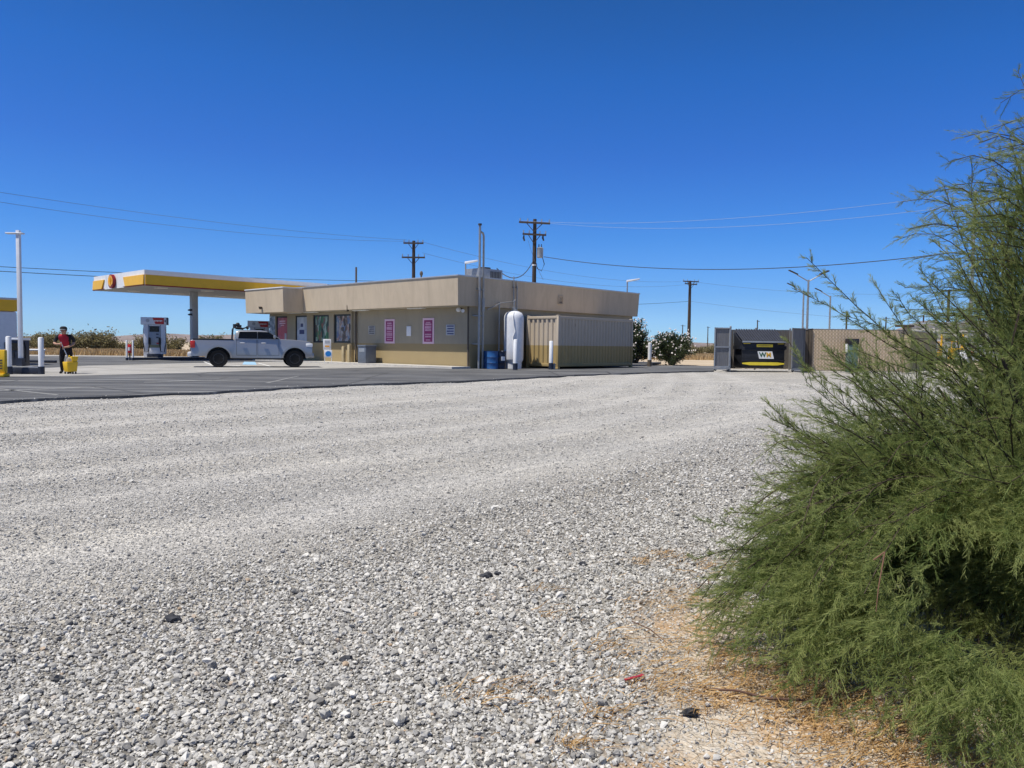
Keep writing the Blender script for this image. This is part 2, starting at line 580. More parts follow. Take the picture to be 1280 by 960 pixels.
def gravel_ground_mat():
    t = NT('gravel_surface')
    pos = t.pos()
    tr = t.node('ShaderNodeAttribute', _attribute_name='track').outputs['Fac']
    sa = t.node('ShaderNodeAttribute', _attribute_name='sand').outputs['Fac']
    warp = t.node('ShaderNodeVectorMath', _operation='ADD', i0=pos, i1=(0, 0, 0))
    nw = t.node('ShaderNodeTexNoise', Vector=pos, Scale=9.0)
    vm = t.node('ShaderNodeVectorMath', _operation='MULTIPLY_ADD', i0=nw.outputs['Color'], i1=(0.04, 0.04, 0.0), i2=pos)
    v1 = t.node('ShaderNodeTexVoronoi', Vector=vm.outputs[0], Scale=38.0)
    v2 = t.node('ShaderNodeTexVoronoi', Vector=vm.outputs[0], Scale=105.0)
    sep1 = t.node('ShaderNodeSeparateColor', Color=v1.outputs['Color'])
    sep2 = t.node('ShaderNodeSeparateColor', Color=v2.outputs['Color'])
    coarse = t.ramp(sep1.outputs[0], [(0.0, (0.17, 0.16, 0.145)), (0.25, (0.28, 0.265, 0.24)), (0.7, (0.41, 0.39, 0.35)), (1.0, (0.57, 0.54, 0.49))])
    fine = t.ramp(sep2.outputs[0], [(0.0, (0.19, 0.186, 0.178)), (0.45, (0.41, 0.402, 0.386)), (1.0, (0.72, 0.706, 0.68))])
    gap_shade = t.ramp(v1.outputs['Distance'], [(0.55, 1.0), (0.95, 0.45)])  # shade in the chinks between stones, put into the colour
    coarse = t.mix(1.0, coarse, gap_shade, 'MULTIPLY')
    coarse = t.mix(1.0, coarse, (0.90, 0.90, 0.90), 'MULTIPLY')
    col = t.mix(t.math('MULTIPLY_ADD', tr, 0.75, 0.15), coarse, fine)
    big = t.noise(0.55, t.mapv(pos, (0.5, 1.3, 1), (0, 0, math.radians(-40))), 6, 0.6)
    col = t.mix(1.0, col, t.ramp(big, [(0.3, (0.86, 0.86, 0.87)), (0.7, (1.06, 1.04, 1.0))]), 'MULTIPLY')
    mid = t.noise(4.5, pos, 5, 0.7)
    col = t.mix(1.0, col, t.ramp(mid, [(0.25, (0.78, 0.78, 0.78)), (0.75, (1.15, 1.14, 1.12))]), 'MULTIPLY')
    spk = t.noise(16, t.mapv(pos, (0.8, 1.6, 1), (0, 0, math.radians(-40))), 6, 0.8)
    col = t.mix(1.0, col, t.ramp(spk, [(0.33, (0.52, 0.52, 0.53)), (0.5, (1.0, 1.0, 1.0)), (0.67, (1.36, 1.35, 1.33))]), 'MULTIPLY')
    stk = t.noise(1.0, t.mapv(t.mapv(pos, (1, 1, 1), (0, 0, math.radians(-50))), (0.16, 4.5, 1)), 6, 0.65)
    col = t.mix(tr, col, t.mix(1.0, col, t.ramp(stk, [(0.34, (0.80, 0.80, 0.81)), (0.5, (1.0, 1.0, 1.0)), (0.66, (1.2, 1.19, 1.17))]), 'MULTIPLY'))
    col = t.mix(t.math('MULTIPLY', tr, 0.18), col, (0.52, 0.508, 0.485))
    dirt = t.ramp(t.noise(3.1, t.mapv(pos, loc=(4, 2, 0)), 7, 0.7), [(0.63, 0.0), (0.72, 0.5)])
    col = t.mix(t.math('MULTIPLY', dirt, 0.5), col, (0.40, 0.31, 0.20))
    sn = t.noise(18, pos, 8, 0.75)
    sandc = t.ramp(sn, [(0.25, (0.38, 0.31, 0.23)), (0.5, (0.54, 0.465, 0.365)), (0.78, (0.68, 0.62, 0.53))])
    sandc = t.mix(t.math('MULTIPLY', t.ramp(t.noise(2.6, pos, 6, 0.7), [(0.48, 0.0), (0.60, 1.0)]), 0.75), sandc, (0.42, 0.235, 0.09))
    grit = t.math('GREATER_THAN', sep2.outputs[1], 0.86)
    sandc = t.mix(t.math('MULTIPLY', grit, 0.6), sandc, (0.58, 0.55, 0.50))
    col = t.mix(sa, col, sandc)
    t.base(col); t.set(0.95, spec=0.15)
    h = t.math('ADD', t.math('MULTIPLY', v1.outputs['Distance'], -0.9), t.math('MULTIPLY', v2.outputs['Distance'], -0.35))
    h = t.math('ADD', t.math('MULTIPLY', h, t.math('SUBTRACT', 1.0, t.math('MULTIPLY', tr, 0.55))), t.math('MULTIPLY', mid, 0.8))
    h = t.math('ADD', h, t.math('MULTIPLY', t.noise(140, pos, 2), 0.25))
    t.bump(h, 0.85, 0.022)
    return t.m


def grid_object(name, x0, x1, y0, y1, step, mat, hfun, attr_funs, keep=None):
    xs = np.arange(x0, x1+1e-6, step); ys = np.arange(y0, y1+1e-6, step)
    X, Y = np.meshgrid(xs, ys)
    nx, ny = len(xs), len(ys)
    Z = hfun(X, Y)
    v = np.stack([X, Y, Z], -1).reshape(-1, 3)
    i = np.arange((nx-1)*(ny-1)); r, c = i//(nx-1), i % (nx-1)
    a = r*nx+c
    f = np.stack([a, a+1, a+nx+1, a+nx], -1)
    at = {k: fn(X, Y).ravel() for k, fn in attr_funs.items()}
    return np_mesh(name, v, f, mat, None, at, smooth=True)


gm = gravel_ground_mat()
# yard sheet with non-uniform spacing: fine near the camera, coarse far off
ys = np.concatenate([np.arange(-6, 0.5, 0.5), np.arange(0.5, 12, 0.05), np.arange(12, 26, 0.14), np.arange(26, 46.1, 0.3)])
xs = np.concatenate([np.arange(-34, -10, 0.35), np.arange(-10, -4, 0.12), np.arange(-4, 5, 0.05), np.arange(5, 12, 0.12), np.arange(12, 60.1, 0.4)])
X, Y = np.meshgrid(xs, ys)
nx, ny = len(xs), len(ys)
V = np.stack([X, Y, rut_height(X, Y)], -1).reshape(-1, 3)
ii = np.arange((nx-1)*(ny-1)); aa = (ii//(nx-1))*nx+ii % (nx-1)
FQ = np.stack([aa, aa+1, aa+nx+1, aa+nx], -1)
yard = np_mesh('gravel_ground', V, FQ, gm, None, {'track': track_mask(X, Y)[0].ravel(), 'sand': sand_mask(X, Y).ravel()}, smooth=True)
tag(yard, 'pale grey gravel lot with tyre tracks across the foreground', 'gravel ground', kind='structure')


def desert_mat():
    t = NT('desert_sand')
    pos = t.pos()
    a = t.noise(0.05, pos, 8, 0.6)
    b = t.noise(1.3, pos, 7, 0.7)
    c = t.ramp(a, [(0.35, (0.44, 0.35, 0.245)), (0.65, (0.57, 0.48, 0.36))])
    c = t.mix(t.math('MULTIPLY', t.ramp(b, [(0.45, 0.0), (0.7, 1.0)]), 0.35), c, (0.33, 0.26, 0.17))
    t.base(c); t.set(0.95, spec=0.1)
    t.bump(b, 0.4, 0.05)
    return t.m


mb = MB()
rings = [0.0, 8, 20, 45, 70, 110, 180, 320, 600, 1200, 2500, 4500, 7200]
seg = 64
vs = [(0, 20, -0.16)]
for r in rings[1:]:
    for k in range(seg):
        vs.append((r*math.cos(2*PI*k/seg), 20+r*math.sin(2*PI*k/seg), -0.16))
fs = [(0, 1+k, 1+(k+1) % seg) for k in range(seg)]
for i in range(1, len(rings)-1):
    for k in range(seg):
        a0 = 1+(i-1)*seg
        fs.append((a0+k, a0+seg+k, a0+seg+(k+1) % seg, a0+(k+1) % seg))
mb.add(vs, fs)
go = mb.build('ground', desert_mat(), smooth=False)
tag(go, 'pale sandy desert floor reaching to the horizon', 'ground', kind='structure')


def asphalt_mat():
    t = NT('asphalt')
    pos = t.pos()
    st = t.noise(1.0, t.mapv(pos, (0.07, 1.9, 1), (0, 0, math.radians(-38))), 6, 0.62)
    c = t.ramp(st, [(0.3, (0.058, 0.062, 0.069)), (0.48, (0.093, 0.097, 0.105)), (0.56, (0.15, 0.153, 0.158)), (0.64, (0.32, 0.32, 0.315))])
    pt = t.ramp(t.noise(0.35, pos, 5), [(0.4, 0.75), (0.65, 1.25)])
    c = t.mix(1.0, c, pt, 'MULTIPLY')
    dust = t.ramp(t.noise(1.2, t.mapv(pos, loc=(9, 1, 0)), 7, 0.7), [(0.52, 0.0), (0.8, 0.5)])
    c = t.mix(dust, c, (0.26, 0.24, 0.21))
    ck = t.node('ShaderNodeTexVoronoi', Vector=t.mapv(pos, (0.22, 0.22, 1)), Scale=1.0)
    ck.feature = 'DISTANCE_TO_EDGE'
    c = t.mix(t.ramp(ck.outputs['Distance'], [(0.004, 0.75), (0.009, 0.0)]), c, (0.025, 0.025, 0.025))
    gr = t.noise(60, pos, 3)
    c = t.mix(0.3, c, t.ramp(gr, [(0.35, (0.03, 0.03, 0.03)), (0.7, (0.16, 0.155, 0.15))]))
    t.base(c); t.set(0.85, spec=0.3)
    t.bump(gr, 0.4, 0.01)
    return t.m


def edge_noise(pts, step, amp, seed):
    out = []
    for i in range(len(pts)-1):
        p, q = Vector(pts[i]), Vector(pts[i+1])
        n = max(1, int((q-p).length/step))
        for k in range(n):
            w = p.lerp(q, k/n)
            d = noise.noise(Vector((w.x*0.9, w.y*0.9, seed)))*amp+noise.noise(Vector((w.x*4, w.y*4, seed)))*amp*0.5
            out.append((w.x+d*0.73, w.y-d*0.68))
    out.append(tuple(pts[-1]))
    return out


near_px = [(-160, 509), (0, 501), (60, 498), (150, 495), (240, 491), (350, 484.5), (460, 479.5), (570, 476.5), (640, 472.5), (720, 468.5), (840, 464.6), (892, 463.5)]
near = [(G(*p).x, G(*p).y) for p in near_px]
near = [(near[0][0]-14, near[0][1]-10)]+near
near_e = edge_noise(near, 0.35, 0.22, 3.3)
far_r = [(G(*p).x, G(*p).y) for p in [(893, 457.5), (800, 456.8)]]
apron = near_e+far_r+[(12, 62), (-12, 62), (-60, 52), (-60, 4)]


def sheet(name, poly, z, mat, thick=0.1):
    bm = bmesh.new()
    vsx = [bm.verts.new((p[0], p[1], z)) for p in poly]
    f = bm.faces.new(vsx)
    r = bmesh.ops.extrude_face_region(bm, geom=[f])
    for e in r['geom']:
        if isinstance(e, bmesh.types.BMVert): e.co.z -= thick
    bmesh.ops.recalc_face_normals(bm, faces=bm.faces)
    bmesh.ops.triangulate(bm, faces=[q for q in bm.faces if len(q.verts) > 4])
    me = bpy.data.meshes.new(name); bm.to_mesh(me); bm.free()
    me.materials.append(mat)
    o = bpy.data.objects.new(name, me); COL.objects.link(o)
    return o


tag(sheet('asphalt_pavement', apron, 0.0, asphalt_mat(), 0.14), 'dark asphalt drive between the gravel and the store, doubling as canopy shade by the pumps', 'asphalt', kind='structure')


def concrete_mat():
    t = NT('forecourt_concrete')
    pos = t.pos()
    p2 = t.mapv(pos, (1, 1, 1), (0, 0, math.radians(-47)))
    c = t.ramp(t.noise(0.5, pos, 7, 0.65), [(0.3, (0.29, 0.28, 0.262)), (0.7, (0.44, 0.425, 0.40))])
    br = t.node('ShaderNodeTexBrick', Vector=p2, Color1=(1, 1, 1, 1), Color2=(0.93, 0.93, 0.93, 1), Mortar=(0.35, 0.35, 0.35, 1), Scale=0.25, Mortar__Size=0.006)
    br.offset = 0.0
    br.inputs['Brick Width'].default_value = 1.0; br.inputs['Row Height'].default_value = 1.0
    c = t.mix(1.0, c, br.outputs['Color'], 'MULTIPLY')
    oil = t.ramp(t.noise(0.9, t.mapv(pos, (0.5, 1.2, 1), loc=(3, 3, 0)), 6, 0.7), [(0.58, 0.0), (0.8, 0.6)])
    c = t.mix(oil, c, (0.13, 0.125, 0.12))
    t.base(c); t.set(0.9, spec=0.25)
    t.bump(t.noise(40, pos, 3), 0.2, 0.01)
    return t.m


CC = concrete_mat()
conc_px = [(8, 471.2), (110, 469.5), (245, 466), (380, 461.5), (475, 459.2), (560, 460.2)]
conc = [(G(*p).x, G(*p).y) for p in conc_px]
conc += [(G(*q_).x, G(*q_).y) for q_ in [(560, 453.6), (345, 452.6), (240, 454.0), (150, 456.2), (110, 457.2)]]+[(G(75, 459).x, G(75, 459).y), (G(20, 463.5).x, G(20, 463.5).y), (G(-30, 466).x, G(-30, 466).y), (G(-30, 472).x, G(-30, 472).y)]  # cut short: asphalt beyond, partly real, stands in for the canopy's shadow band
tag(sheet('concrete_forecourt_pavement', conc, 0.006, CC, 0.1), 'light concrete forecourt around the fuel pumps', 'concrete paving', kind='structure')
shoulder = [(-75, 57.5), (-9, 62.2), (-9, 66), (-75, 68)]
tag(sheet('road', shoulder, -0.08, simple('old_road', (0.36, 0.34, 0.31), 0.9, var=0.15, scale=0.4), 0.06), 'strip of pale old road beyond the pumps', 'road', kind='structure')


# ------------------------------------------------------------------ loose gravel stones (uncountable: one object)
def stone_mat():
    t = NT('gravel_stone')
    a = t.node('ShaderNodeAttribute', _attribute_name='tint', _attribute_type='INSTANCER')
    c = t.ramp(a.outputs['Fac'], [(0.0, (0.08, 0.078, 0.075)), (0.08, (0.22, 0.213, 0.203)), (0.3, (0.37, 0.36, 0.34)), (0.65, (0.51, 0.497, 0.468)), (0.88, (0.64, 0.622, 0.585)), (0.97, (0.68, 0.66, 0.62)), (0.985, (0.68, 0.66, 0.62)), (1.0, (0.42, 0.31, 0.21))])
    nz = t.noise(55, None, 4, 0.65)
    c = t.mix(1.0, c, t.ramp(nz, [(0.3, (0.78, 0.78, 0.78)), (0.7, (1.15, 1.14, 1.12))]), 'MULTIPLY')
    t.base(c); t.set(0.9, spec=0.2)
    return t.m


def gen_stones():
    pts = []
    for (d0, d1, dens) in ((0.9, 2.6, 9800), (2.6, 4.2, 8400), (4.2, 6.5, 5200), (6.5, 10, 2300), (10, 16, 600), (16, 27, 130)):
        w1 = 0.76*d1+1.4
        area = 2*w1*(d1-d0)
        n = int(area*dens)
        y = RNG.uniform(d0, d1, n); x = RNG.uniform(-w1, w1, n)
        ok = np.abs(x) < 0.72*y+1.3
        x, y = x[ok], y[ok]
        tm, t = track_mask(x, y); sm = sand_mask(x, y)
        patch = 0.5+0.5*wob(x, y, 3.1, 2.0)
        p = (1-0.42*tm)*(0.72+0.28*patch)*(1-0.74*sm)
        # bare under the crown and outside the lot's asphalt edge
        p *= ~((x > 1.6) & (y > 2.2) & (y < 4.4) & (x < 5))
        ok = RNG.random(len(x)) < p
        x, y, tm, sm = x[ok], y[ok], tm[ok], sm[ok]
        r = np.clip(np.exp(RNG.normal(math.log(0.0048), 0.38, len(x))), 0.0030, 0.016)
        r = r*(1-0.38*tm)*(1-0.38*sm)
        if d0 >= 6.5: r = r*1.18
        if d0 >= 10: r = r*1.3
        if d0 >= 16: r = r*1.25
        big = RNG.random(len(x)) < 0.004
        r = np.where(big, r*1.7, r)
        tn = RNG.random(len(x)); tn = np.where(tm > 0.3, 0.14+0.83*tn, 0.04+0.96*tn)
        z = rut_height(x, y)+r*RNG.uniform(0.1, 1.1, len(x))
        pts.append(np.stack([x, y, z, r, tn], -1))
    a = np.concatenate(pts)
    # keep clear of the asphalt
    ap = poly_dist_inside(a[:, 0], a[:, 1], [near[0]]+near[1:]+[(12, 62), (-60, 52), (-60, 4)])
    inside = ap < -0.02
    keep = ~inside | ((ap > -0.9) & (RNG.random(len(a)) < 0.45*np.exp(ap/0.16)))
    a[inside, 2] = a[inside, 3]*0.35
    return a[keep]


stones = gen_stones()
print('stones', len(stones))
nS = len(stones)
me = bpy.data.meshes.new('gravel_stones')
me.vertices.add(nS)
me.vertices.foreach_set('co', stones[:, :3].astype(np.float32).ravel())
rotv = RNG.uniform(0, 2*PI, (nS, 3)); rotv[:, :2] = RNG.normal(0, 0.35, (nS, 2))
scl = stones[:, 3:4]*np.stack([RNG.uniform(0.85, 1.45, nS), RNG.uniform(0.75, 1.15, nS), RNG.uniform(0.55, 1.0, nS)], -1)
at = me.attributes.new('rot', 'FLOAT_VECTOR', 'POINT'); at.data.foreach_set('vector', rotv.astype(np.float32).ravel())
at = me.attributes.new('scl', 'FLOAT_VECTOR', 'POINT'); at.data.foreach_set('vector', scl.astype(np.float32).ravel())
at = me.attributes.new('pick', 'INT', 'POINT'); at.data.foreach_set('value', RNG.integers(0, 7, nS).astype(np.int32))
at = me.attributes.new('tint', 'FLOAT', 'POINT'); at.data.foreach_set('value', stones[:, 4].astype(np.float32))
so_ = bpy.data.objects.new('gravel_stones', me); COL.objects.link(so_)
SM = stone_mat()
me.materials.append(SM)


def stone_tree():
    g = bpy.data.node_groups.new('stone_scatter', 'GeometryNodeTree')
    g.interface.new_socket('Geometry', in_out='INPUT', socket_type='NodeSocketGeometry')
    g.interface.new_socket('Geometry', in_out='OUTPUT', socket_type='NodeSocketGeometry')
    N, L = g.nodes, g.links
    gi, gout = N.new('NodeGroupInput'), N.new('NodeGroupOutput')
    g2i = N.new('GeometryNodeGeometryToInstance')
    pos = N.new('GeometryNodeInputPosition')
    for k in range(7):
        ico = N.new('GeometryNodeMeshIcoSphere'); ico.inputs['Radius'].default_value = 1.0; ico.inputs['Subdivisions'].default_value = 2
        add = N.new('ShaderNodeVectorMath'); add.operation = 'ADD'; add.inputs[1].default_value = (k*5.3, k*2.1, -k*3.7)
        L.new(pos.outputs[0], add.inputs[0])
        nz = N.new('ShaderNodeTexNoise'); nz.inputs['Scale'].default_value = 0.75; nz.inputs['Detail'].default_value = 1.5
        L.new(add.outputs[0], nz.inputs['Vector'])
        sub = N.new('ShaderNodeVectorMath'); sub.operation = 'SUBTRACT'; sub.inputs[1].default_value = (0.5, 0.5, 0.5)
        L.new(nz.outputs['Color'], sub.inputs[0])
        sc = N.new('ShaderNodeVectorMath'); sc.operation = 'SCALE'; sc.inputs['Scale'].default_value = 2.1
        L.new(sub.outputs[0], sc.inputs[0])
        sp = N.new('GeometryNodeSetPosition')
        L.new(ico.outputs['Mesh'], sp.inputs['Geometry']); L.new(sc.outputs[0], sp.inputs['Offset'])
        sh = N.new('GeometryNodeSetShadeSmooth'); sh.inputs['Shade Smooth'].default_value = False
        L.new(sp.outputs[0], sh.inputs['Geometry'])
        sm = N.new('GeometryNodeSetMaterial'); sm.inputs['Material'].default_value = SM
        L.new(sh.outputs[0], sm.inputs['Geometry'])
        L.new(sm.outputs[0], g2i.inputs[0])

    def attr(nm, typ):
        a = N.new('GeometryNodeInputNamedAttribute'); a.data_type = typ; a.inputs['Name'].default_value = nm
        return [o for o in a.outputs if o.enabled and o.name == 'Attribute'][0]
    iop = N.new('GeometryNodeInstanceOnPoints')
    L.new(gi.outputs[0], iop.inputs['Points']); L.new(g2i.outputs[0], iop.inputs['Instance'])
    iop.inputs['Pick Instance'].default_value = True
    L.new(attr('pick', 'INT'), iop.inputs['Instance Index'])
    e2r = N.new('FunctionNodeEulerToRotation'); L.new(attr('rot', 'FLOAT_VECTOR'), e2r.inputs[0])
    L.new(e2r.outputs[0], iop.inputs['Rotation'])
    L.new(attr('scl', 'FLOAT_VECTOR'), iop.inputs['Scale'])
    L.new(iop.outputs[0], gout.inputs[0])
    return g


md = so_.modifiers.new('scatter', 'NODES'); md.node_group = stone_tree()
tag(so_, 'loose pale grey crushed stones lying over the gravel lot', 'gravel', kind='stuff')
# ------------------------------------------------------------------ the store (local x runs along its long side, local y along its front)
WC = Vector((-2.16, 38.4, 0))
ROT = math.atan2(BY, BX)
AX, AY = -BY, BX


def front_y(px):
    """local y on the store's front for a pixel column"""
    r = ray(px, 428); u = r.x/r.y
    return (u*WC.y-WC.x)/(AX-u*AY)


def front_z(px, py):
    y = front_y(px)
    r = ray(px, py)
    return CAM_H+r.z*((WC.y+AY*y)/r.y)


store = empty('convenience_store', WC, ROT)
tag(store, 'low tan stucco convenience store with deep flat fascia and painted lower walls', 'store')
LX, LY = 14.3, 19.2
TH = 0.25
w = MB()
# walls with real openings on the front; the rest plain
opens = []
for (a, b, t0, b0) in ((383.5, 369, 391, 440), (411, 391, 391.5, 427.5), (439, 417, 391.5, 428), (359, 345, 391, 440)):
    opens.append((front_y(max(a, b)), front_y(min(a, b))))
opens.sort()
zt = [2.92]*4
zb = [1.22, 1.22, 0.15, 0.15]
y0 = 0.0
for i, (ya, yb) in enumerate(opens):
    w.box(0, TH, y0, ya, -0.1, 3.3)
    w.box(0, TH, ya, yb, -0.1, zb[i]); w.box(0, TH, ya, yb, zt[i], 3.3)
    y0 = yb
w.box(0, TH, y0, LY, -0.1, 3.3)
w.box(TH, LX, 0, TH, -0.1, 3.3)
w.box(LX-TH, LX, TH, LY, -0.1, 3.3)
w.box(TH, LX-TH, LY-TH, LY, -0.1, 3.3)
w.build('wall', M['wall'], store)
# fascia: one deep box round the roof, leaning in a little at its foot
top = [(-1.1, -0.32), (LX+0.25, -0.32), (LX+0.25, LY+0.5), (-1.1, LY+0.5)]
bot = [(-1.0, -0.24), (LX+0.20, -0.24), (LX+0.20, LY+0.45), (-1.0, LY+0.45)]
fa = MB(); fa.prism(bot, 3.10, 4.50, top)
fasc = fa.build('fascia', M['fascia'], store)
yb0, yb1 = 13.4, 17.9
fb = MB(); fb.prism([(-2.38, yb0+0.02), (-1.0, yb0+0.02), (-1.0, yb1-0.02), (-2.38, yb1-0.02)], 3.02, 4.44, [(-2.43, yb0), (-1.0, yb0), (-1.0, yb1), (-2.43, yb1)])
fb.build('porch_fascia', M['fascia'], store)
cp = MB()
for (a, b, c_, d) in ((-1.14, LX+0.29, -0.36, -0.26), (-1.14, -1.04, -0.26, LY+0.54), (LX+0.19, LX+0.29, -0.26, LY+0.54), (-1.04, LX+0.19, LY+0.44, LY+0.54)):
    cp.box(a, b, c_, d, 4.50, 4.57)
cp.build('parapet_cap', M['cap'], store, bevel=0.01)
cp = MB(); cp.box(-2.47, -1.145, yb0-0.04, yb0+0.06, 4.44, 4.50); cp.box(-2.47, -2.37, yb0+0.06, yb1+0.04, 4.44, 4.50); cp.box(-2.37, -1.145, yb1-0.06, yb1+0.04, 4.44, 4.5)
cp.build('parapet_cap', M['white_metal'], store, bevel=0.01)
MB().box(-1.03, LX+0.18, -0.25, LY+0.43, 4.503, 4.52).build('roof', M['roofing'], store)
sf = MB(); sf.box(-0.92, -0.01, -0.15, LY+0.35, 3.085, 3.097); sf.build('soffit', M['soffit'], store)
# vertical joints in the fascia
jt = MB()
yj = front_y(452.5)
jt.box(-1.035, -0.9, yj, yj+0.035, 3.0, 3.35)
jt.build('fascia_joint', M['trim'], store)
# corner trim, downpipes and the base
ct = MB(); ct.box(-0.05, -0.005, 0.02, 0.09, 0.0, 3.08); ct.build('corner_trim', M['trim'], store)
for px in (441.2, 446.5):
    y = front_y(px)
    MB().tube([(-0.1, y, 0.05), (-0.1, y, 3.08)], 0.055, 8).build('downpipe', M['wall'] if px < 442 else M['trim'], store)
bs = MB(); bs.box(-0.06, -0.004, 0.1, opens[0][0]-0.2, 0.0, 0.10); bs.build('base_strip', M['white'], store)
# vent louvre on the long side's fascia
vl = empty('louvre_vent', (0, 0, 0)); vl.parent = store


def side_x(px, oy=-0.25):
    r = ray(px, 430); u = r.x/r.y
    ox, oyw = WC.x+AX*oy, WC.y+AY*oy
    return (u*oyw-ox)/(BX-u*BY)


xv = side_x(699)
COL.objects.unlink(vl); bpy.data.objects.remove(vl)
lv = MB()
for (a, b, c_, d) in ((-0.2, -0.16, 3.5, 3.98), (0.16, 0.2, 3.5, 3.98), (-0.16, 0.16, 3.5, 3.54), (-0.16, 0.16, 3.94, 3.98)):
    lv.box(xv+a, xv+b, -0.33, -0.2, c_, d)
for k in range(5):
    z = 3.56+k*0.078
    lv.add([(xv-0.16, -0.325, z), (xv+0.16, -0.325, z), (xv+0.16, -0.285, z+0.035), (xv-0.16, -0.285, z+0.035), (xv-0.16, -0.315, z-0.01), (xv+0.16, -0.315, z-0.01), (xv+0.16, -0.275, z+0.025), (xv-0.16, -0.275, z+0.025)],
           [(0, 1, 2, 3), (7, 6, 5, 4), (0, 4, 5, 1), (1, 5, 6, 2), (2, 6, 7, 3), (3, 7, 4, 0)])
lv.build('louvre_vent', M['fascia'], store)
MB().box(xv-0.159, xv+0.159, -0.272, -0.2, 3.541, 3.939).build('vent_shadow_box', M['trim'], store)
# small lights under the front fascia
for px in (457, 526, 395, 374):
    y = front_y(px)-0.2
    MB().box(-0.62, -0.34, y-0.62, y+0.62, 3.03, 3.084).build('soffit_light', M['lamp_white'], store, bevel=0.01)


def noise_print(name, stops, scale, stretch=(1, 1, 1)):
    t = NT(name)
    v = t.node('ShaderNodeTexVoronoi', Vector=t.mapv(t.obj(), stretch), Scale=scale)
    sp = t.node('ShaderNodeSeparateColor', Color=v.outputs['Color'])
    nz = t.noise(scale*0.9, t.mapv(t.obj(), stretch), 4, 0.7, 0.6)
    t.base(t.ramp(t.math('MULTIPLY_ADD', sp.outputs[0], 0.5, t.math('MULTIPLY', nz, 0.5)), stops))
    t.set(0.3, spec=0.4)
    return t.m


M['print_green'] = noise_print('green_window_print', [(0.25, (0.008, 0.012, 0.012)), (0.40, (0.02, 0.09, 0.035)), (0.50, (0.07, 0.25, 0.09)), (0.57, (0.24, 0.05, 0.03)), (0.64, (0.02, 0.12, 0.11)), (0.76, (0.42, 0.48, 0.38))], 6.0, (1, 1, 0.35))
M['print_photo'] = noise_print('photo_window_print', [(0.25, (0.015, 0.015, 0.018)), (0.40, (0.12, 0.08, 0.06)), (0.50, (0.36, 0.33, 0.32)), (0.58, (0.06, 0.14, 0.28)), (0.67, (0.33, 0.16, 0.10)), (0.8, (0.6, 0.58, 0.54))], 4.5, (1, 1, 0.6))
M['print_red'] = noise_print('red_poster_print', [(0.2, (0.30, 0.03, 0.05)), (0.5, (0.52, 0.06, 0.09)), (0.62, (0.48, 0.12, 0.16)), (0.72, (0.28, 0.08, 0.18)), (0.9, (0.75, 0.55, 0.55))], 2.4, (1, 1, 0.7))
M['print_grey'] = noise_print('pale_poster_print', [(0.2, (0.34, 0.37, 0.45)), (0.7, (0.48, 0.52, 0.60))], 2.0)

prints = [M['print_photo'], M['print_green'], M['print_grey'], M['print_red']]
names = ['window', 'window', 'door', 'door']
for i, (ya, yb) in enumerate(opens):
    fr = MB(); e = 0.06
    fr.box(0.05, 0.14, ya, ya+e, zb[i], zt[i]); fr.box(0.05, 0.14, yb-e, yb, zb[i], zt[i])
    fr.box(0.05, 0.14, ya+e, yb-e, zt[i]-e, zt[i]); fr.box(0.05, 0.14, ya+e, yb-e, zb[i], zb[i]+e)
    wf = fr.build(names[i], M['dark_metal'], store)
    gl = MB(); gl.box(0.085, 0.10, ya+e, yb-e, zb[i]+e, zt[i]-e); gl.build('pane', M['window_glass'], wf)
    po = MB()
    z_lo = zb[i]+e+0.04 if i < 2 else 0.95
    lead = 0.16 if i < 2 else 0.05
    po.box(0.074, 0.082, ya+e+0.03, yb-e-lead, z_lo, zt[i]-e-0.04)
    pob = po.build('poster', prints[i], wf)
    if i == 2:
        q = MB(); ym = (ya+yb)/2
        q.box(0.066, 0.0735, ym-0.28, ym+0.28, 1.75, 2.02); q.box(0.066, 0.0735, ym-0.14, ym+0.14, 2.2, 2.42)
        q.build('printed_mark', M['ink_blue'], wf)
    if i == 3:
        q = MB(); ym = (ya+yb)/2
        q.box(0.066, 0.0735, ym-0.36, ym+0.36, 2.56, 2.63); q.box(0.066, 0.0735, ym-0.36, ym+0.36, 2.42, 2.49); q.box(0.066, 0.0735, ym-0.2, ym+0.2, 2.3, 2.35)
        q.build('printed_lines', M['pink'], wf)
        MB().box(0.066, 0.0735, ya+0.2, ya+0.42, 1.2, 1.8).build('printed_mark', M['grey_print'], wf)
# side light at the far end of the porch (glazed return)
ys_ = (front_y(337.5), front_y(344))
MB().box(-0.03, -0.003, min(ys_), max(ys_), 0.5, 2.92).build('notice_panel', noise_print('notice_prints', [(0.3, (0.10, 0.14, 0.2)), (0.6, (0.4, 0.46, 0.52)), (0.8, (0.62, 0.66, 0.7))], 4), store)


# ---- things fixed to the front wall
def wall_sign(name, label, pxa, pxb, pya, pyb, group, maker):
    y0, y1 = front_y(pxb), front_y(pxa)
    z1, z0 = front_z((pxa+pxb)/2, pya), front_z((pxa+pxb)/2, pyb)
    o = empty(name, WC+Vector((AX*(y0+y1)/2, AY*(y0+y1)/2, (z0+z1)/2)), ROT)
    tag(o, label, 'sign', group)
    maker(o, (y1-y0), (z1-z0))
    return o


def banner(lines):
    def mk(o, wd, ht):
        MB().box(-0.03, -0.004, -wd/2, wd/2, -ht/2, ht/2).build('sign_border', M['pink'], o)
        MB().box(-0.036, -0.0305, -wd*0.37, wd*0.37, -ht*0.42, ht*0.42).build('sign_face', M['mag'], o)
        l = MB()
        for (za, zb_, k) in lines:
            l.box(-0.041, -0.0365, -wd*k, wd*k, ht*za, ht*zb_)
        l.build('printed_lines', simple('faded_pink_ink', (0.62, 0.33, 0.44), 0.6, var=0.25, scale=14), o)
    return mk


